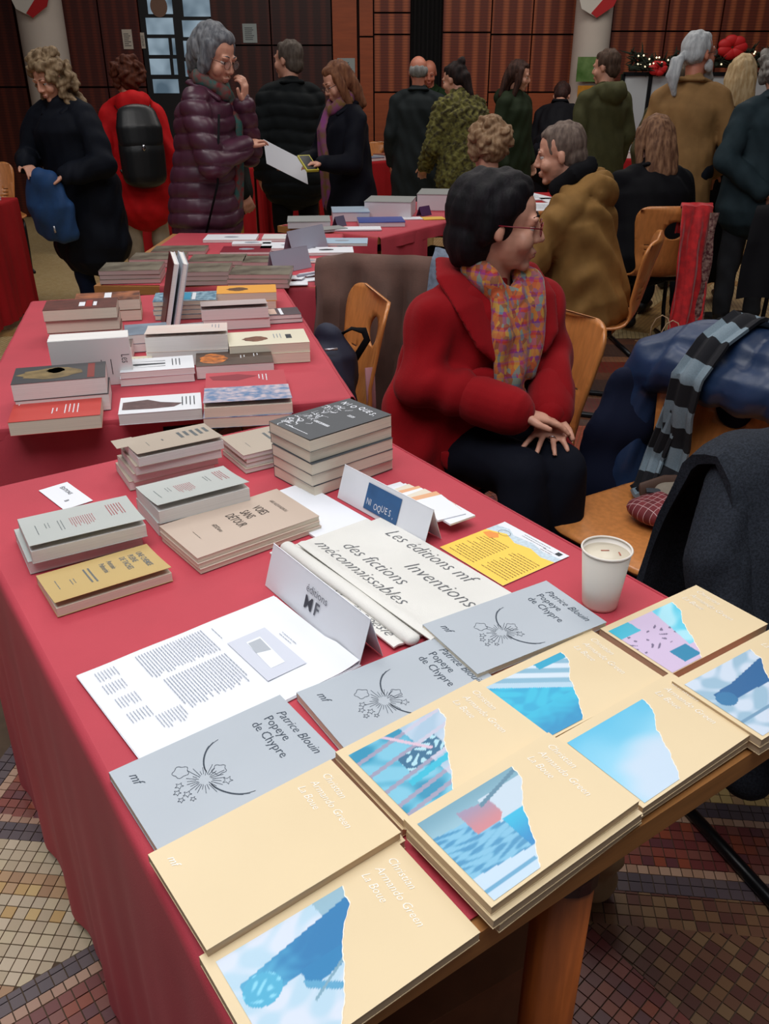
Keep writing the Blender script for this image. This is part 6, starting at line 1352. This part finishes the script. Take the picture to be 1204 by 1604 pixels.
person('standing man with cropped hair in black puffer jacket seen from behind', -.66, 6.6, 110, h=1.70, head=(40, 0, 0), hair=('short', (70, 60, 54), (96, 86, 78)), coat=dict(rgb=(20, 24, 26), hem=.14, fat=1.18, puff=.085), pants=(22, 22, 26), aR=((.05, .0, -.28), (.0, .12, -.50)))
# purple puffer woman
t, J = person('standing grey bobbed woman in plum puffer jacket, hand to her mouth', -.95, 4.72, -12, h=1.70, lean=8, head=(-14, 22, 0), hair=('chin', (120, 122, 126), (80, 82, 88)), near=True, hs=1.1, coat=dict(mat=mat('plum_nylon', (70, 34, 52), .4, var=.12, vscale=10), hem=.13, fat=1.16, puff=.075), pants=(140, 20, 24),
    aR=((.05, .12, -.25), (-.17, .20, -.17)), aL=((.02, .16, -.22), (-.12, .17, .02), (-.15, .05, 1.0), (.0, -1, .2), .9))
glasses(t, J, mat('thin_frame', (90, 60, 50), .3)); smallscarf(t, J, mat('red_green_print', (130, 30, 34), .85, rgb2=(40, 90, 84), vscale=26), .42, -1)
U = J['U']; g = G(); g.ell(U(.22, .08, -.25), (.06, .09, .11)); blob('shoulder_bag', g, M_blk, t, .01, 2, wrink(.004)); obj('bag_strap', G().tube([U(.20, .14, .40), U(.23, .16, .1), U(.22, .10, -.17)], [(.012, .004)] * 3, 8), M_blk, t)
t, J = person('balding person in dark coat and mustard trousers behind the plum jacket', -1.03, 5.75, 20, h=1.68, head=(10, 20, 0), hair=('bald', (120, 112, 100), (140, 132, 120)), coat=dict(rgb=(30, 32, 30), hem=.10, fat=1.12), pants=(166, 120, 48))
g = G(); U = J['U']; g.tube([U(-.08, -.03, .52), U(0, -.10, .54), U(.08, -.03, .52)], [(.02, .03)] * 3, 8, (0, 0, 1), round_=True); obj('yellow_collar', g, mat('collar_yellow', (216, 150, 30), .7), t)
# red coat with backpack
t, J = person('standing person in bright red hooded coat with black backpack, seen from behind', -1.72, 6.35, 115, h=1.58, lean=6, head=(25, 6, 0), hair=('curly', (70, 34, 24), (96, 50, 32)), coat=dict(rgb=(190, 22, 26), hem=.22, fat=1.04, hood=True, collar=False), pants=(168, 154, 132))
U = J['U']; bg = thing('backpack', 'black leather backpack worn on the bright red hooded coat', 'backpack', (-1.72, 6.35, 0), R(115 - 90)); g = G(); g.tube([U(0, -.20, -.02), U(0, -.21, .15), U(0, -.20, .36)], [(.15, .075), (.155, .08), (.14, .065)], 18, (1, 0, 0), round_=True)
ML = mat('black_leather', (20, 22, 24), .4, bump=.1, bscale=80); blob('bag_body', g, ML, bg, .010, 3)
g = G(); g.tube([U(0, -.225, .20), U(0, -.225, .30), U(0, -.20, .40)], [(.15, .065), (.155, .07), (.13, .055)], 18, (1, 0, 0), round_=True); blob('flap', g, ML, bg, .010, 2); obj('buckle', G().ell(U(0, -.30, .17), (.012, .006, .02)), mat('silver', (0, 0, 0)), bg)
for s in (-1, 1): obj('strap', G().tube([U(s * .09, -.14, .42), U(s * .12, -.02, .49), U(s * .125, .12, .40), U(s * .14, .10, .15), U(s * .13, -.12, .02)], [(.022, .006)] * 5, 8), ML, bg)
# curly haired woman in navy coat with blue bag
t, J = person('laughing woman with long curly fair hair in navy coat, at left', -1.86, 5.55, 248, h=1.60, lean=12, head=(-8, 22, 0), hair=('curlylong', (150, 128, 100), (104, 84, 62)), near=True, coat=dict(rgb=(14, 18, 28), hem=.34, fat=1.30, wr=.008), pants=(26, 36, 60), aR=((.12, .10, -.24), (-.04, .30, -.20), (-.7, .4, -.2)), aL=((.12, .10, -.26), (-.02, .28, -.26), (-.7, .4, -.35)))
U = J['U']; bg = thing('tote_bag', 'blue fabric bag hanging in front of the navy coat woman', 'bag', (-1.86, 5.55, 0), R(248 - 90)); g = G(); g.tube([U(0, .33, .16), U(0, .34, .0), U(0, .34, -.18)], [(.11, .05), (.17, .07), (.15, .06)], 18, (1, 0, 0), round_=True); blob('sack', g, mat('bag_blue', (20, 62, 110), .75, var=.1), bg, .010, 3, wrink(.008))
obj('zip_pull', G().tube([U(-.06, .42, -.10), U(-.06, .425, -.14)], .006, 6), mat('zip_silver', (0, 0, 0)), bg)

# ------------------------------------------------------------------ finish
bake_all()
m0 = None
for o in SH:
    if m0 is None:
        bpy.context.view_layer.update(); m0 = bpy.data.meshes.new_from_object(o.evaluated_get(bpy.context.evaluated_depsgraph_get())); m0.polygons.foreach_set('use_smooth', [False] * len(m0.polygons))
        for f in m0.polygons: f.use_smooth = True
    o.modifiers.clear(); o.data = m0
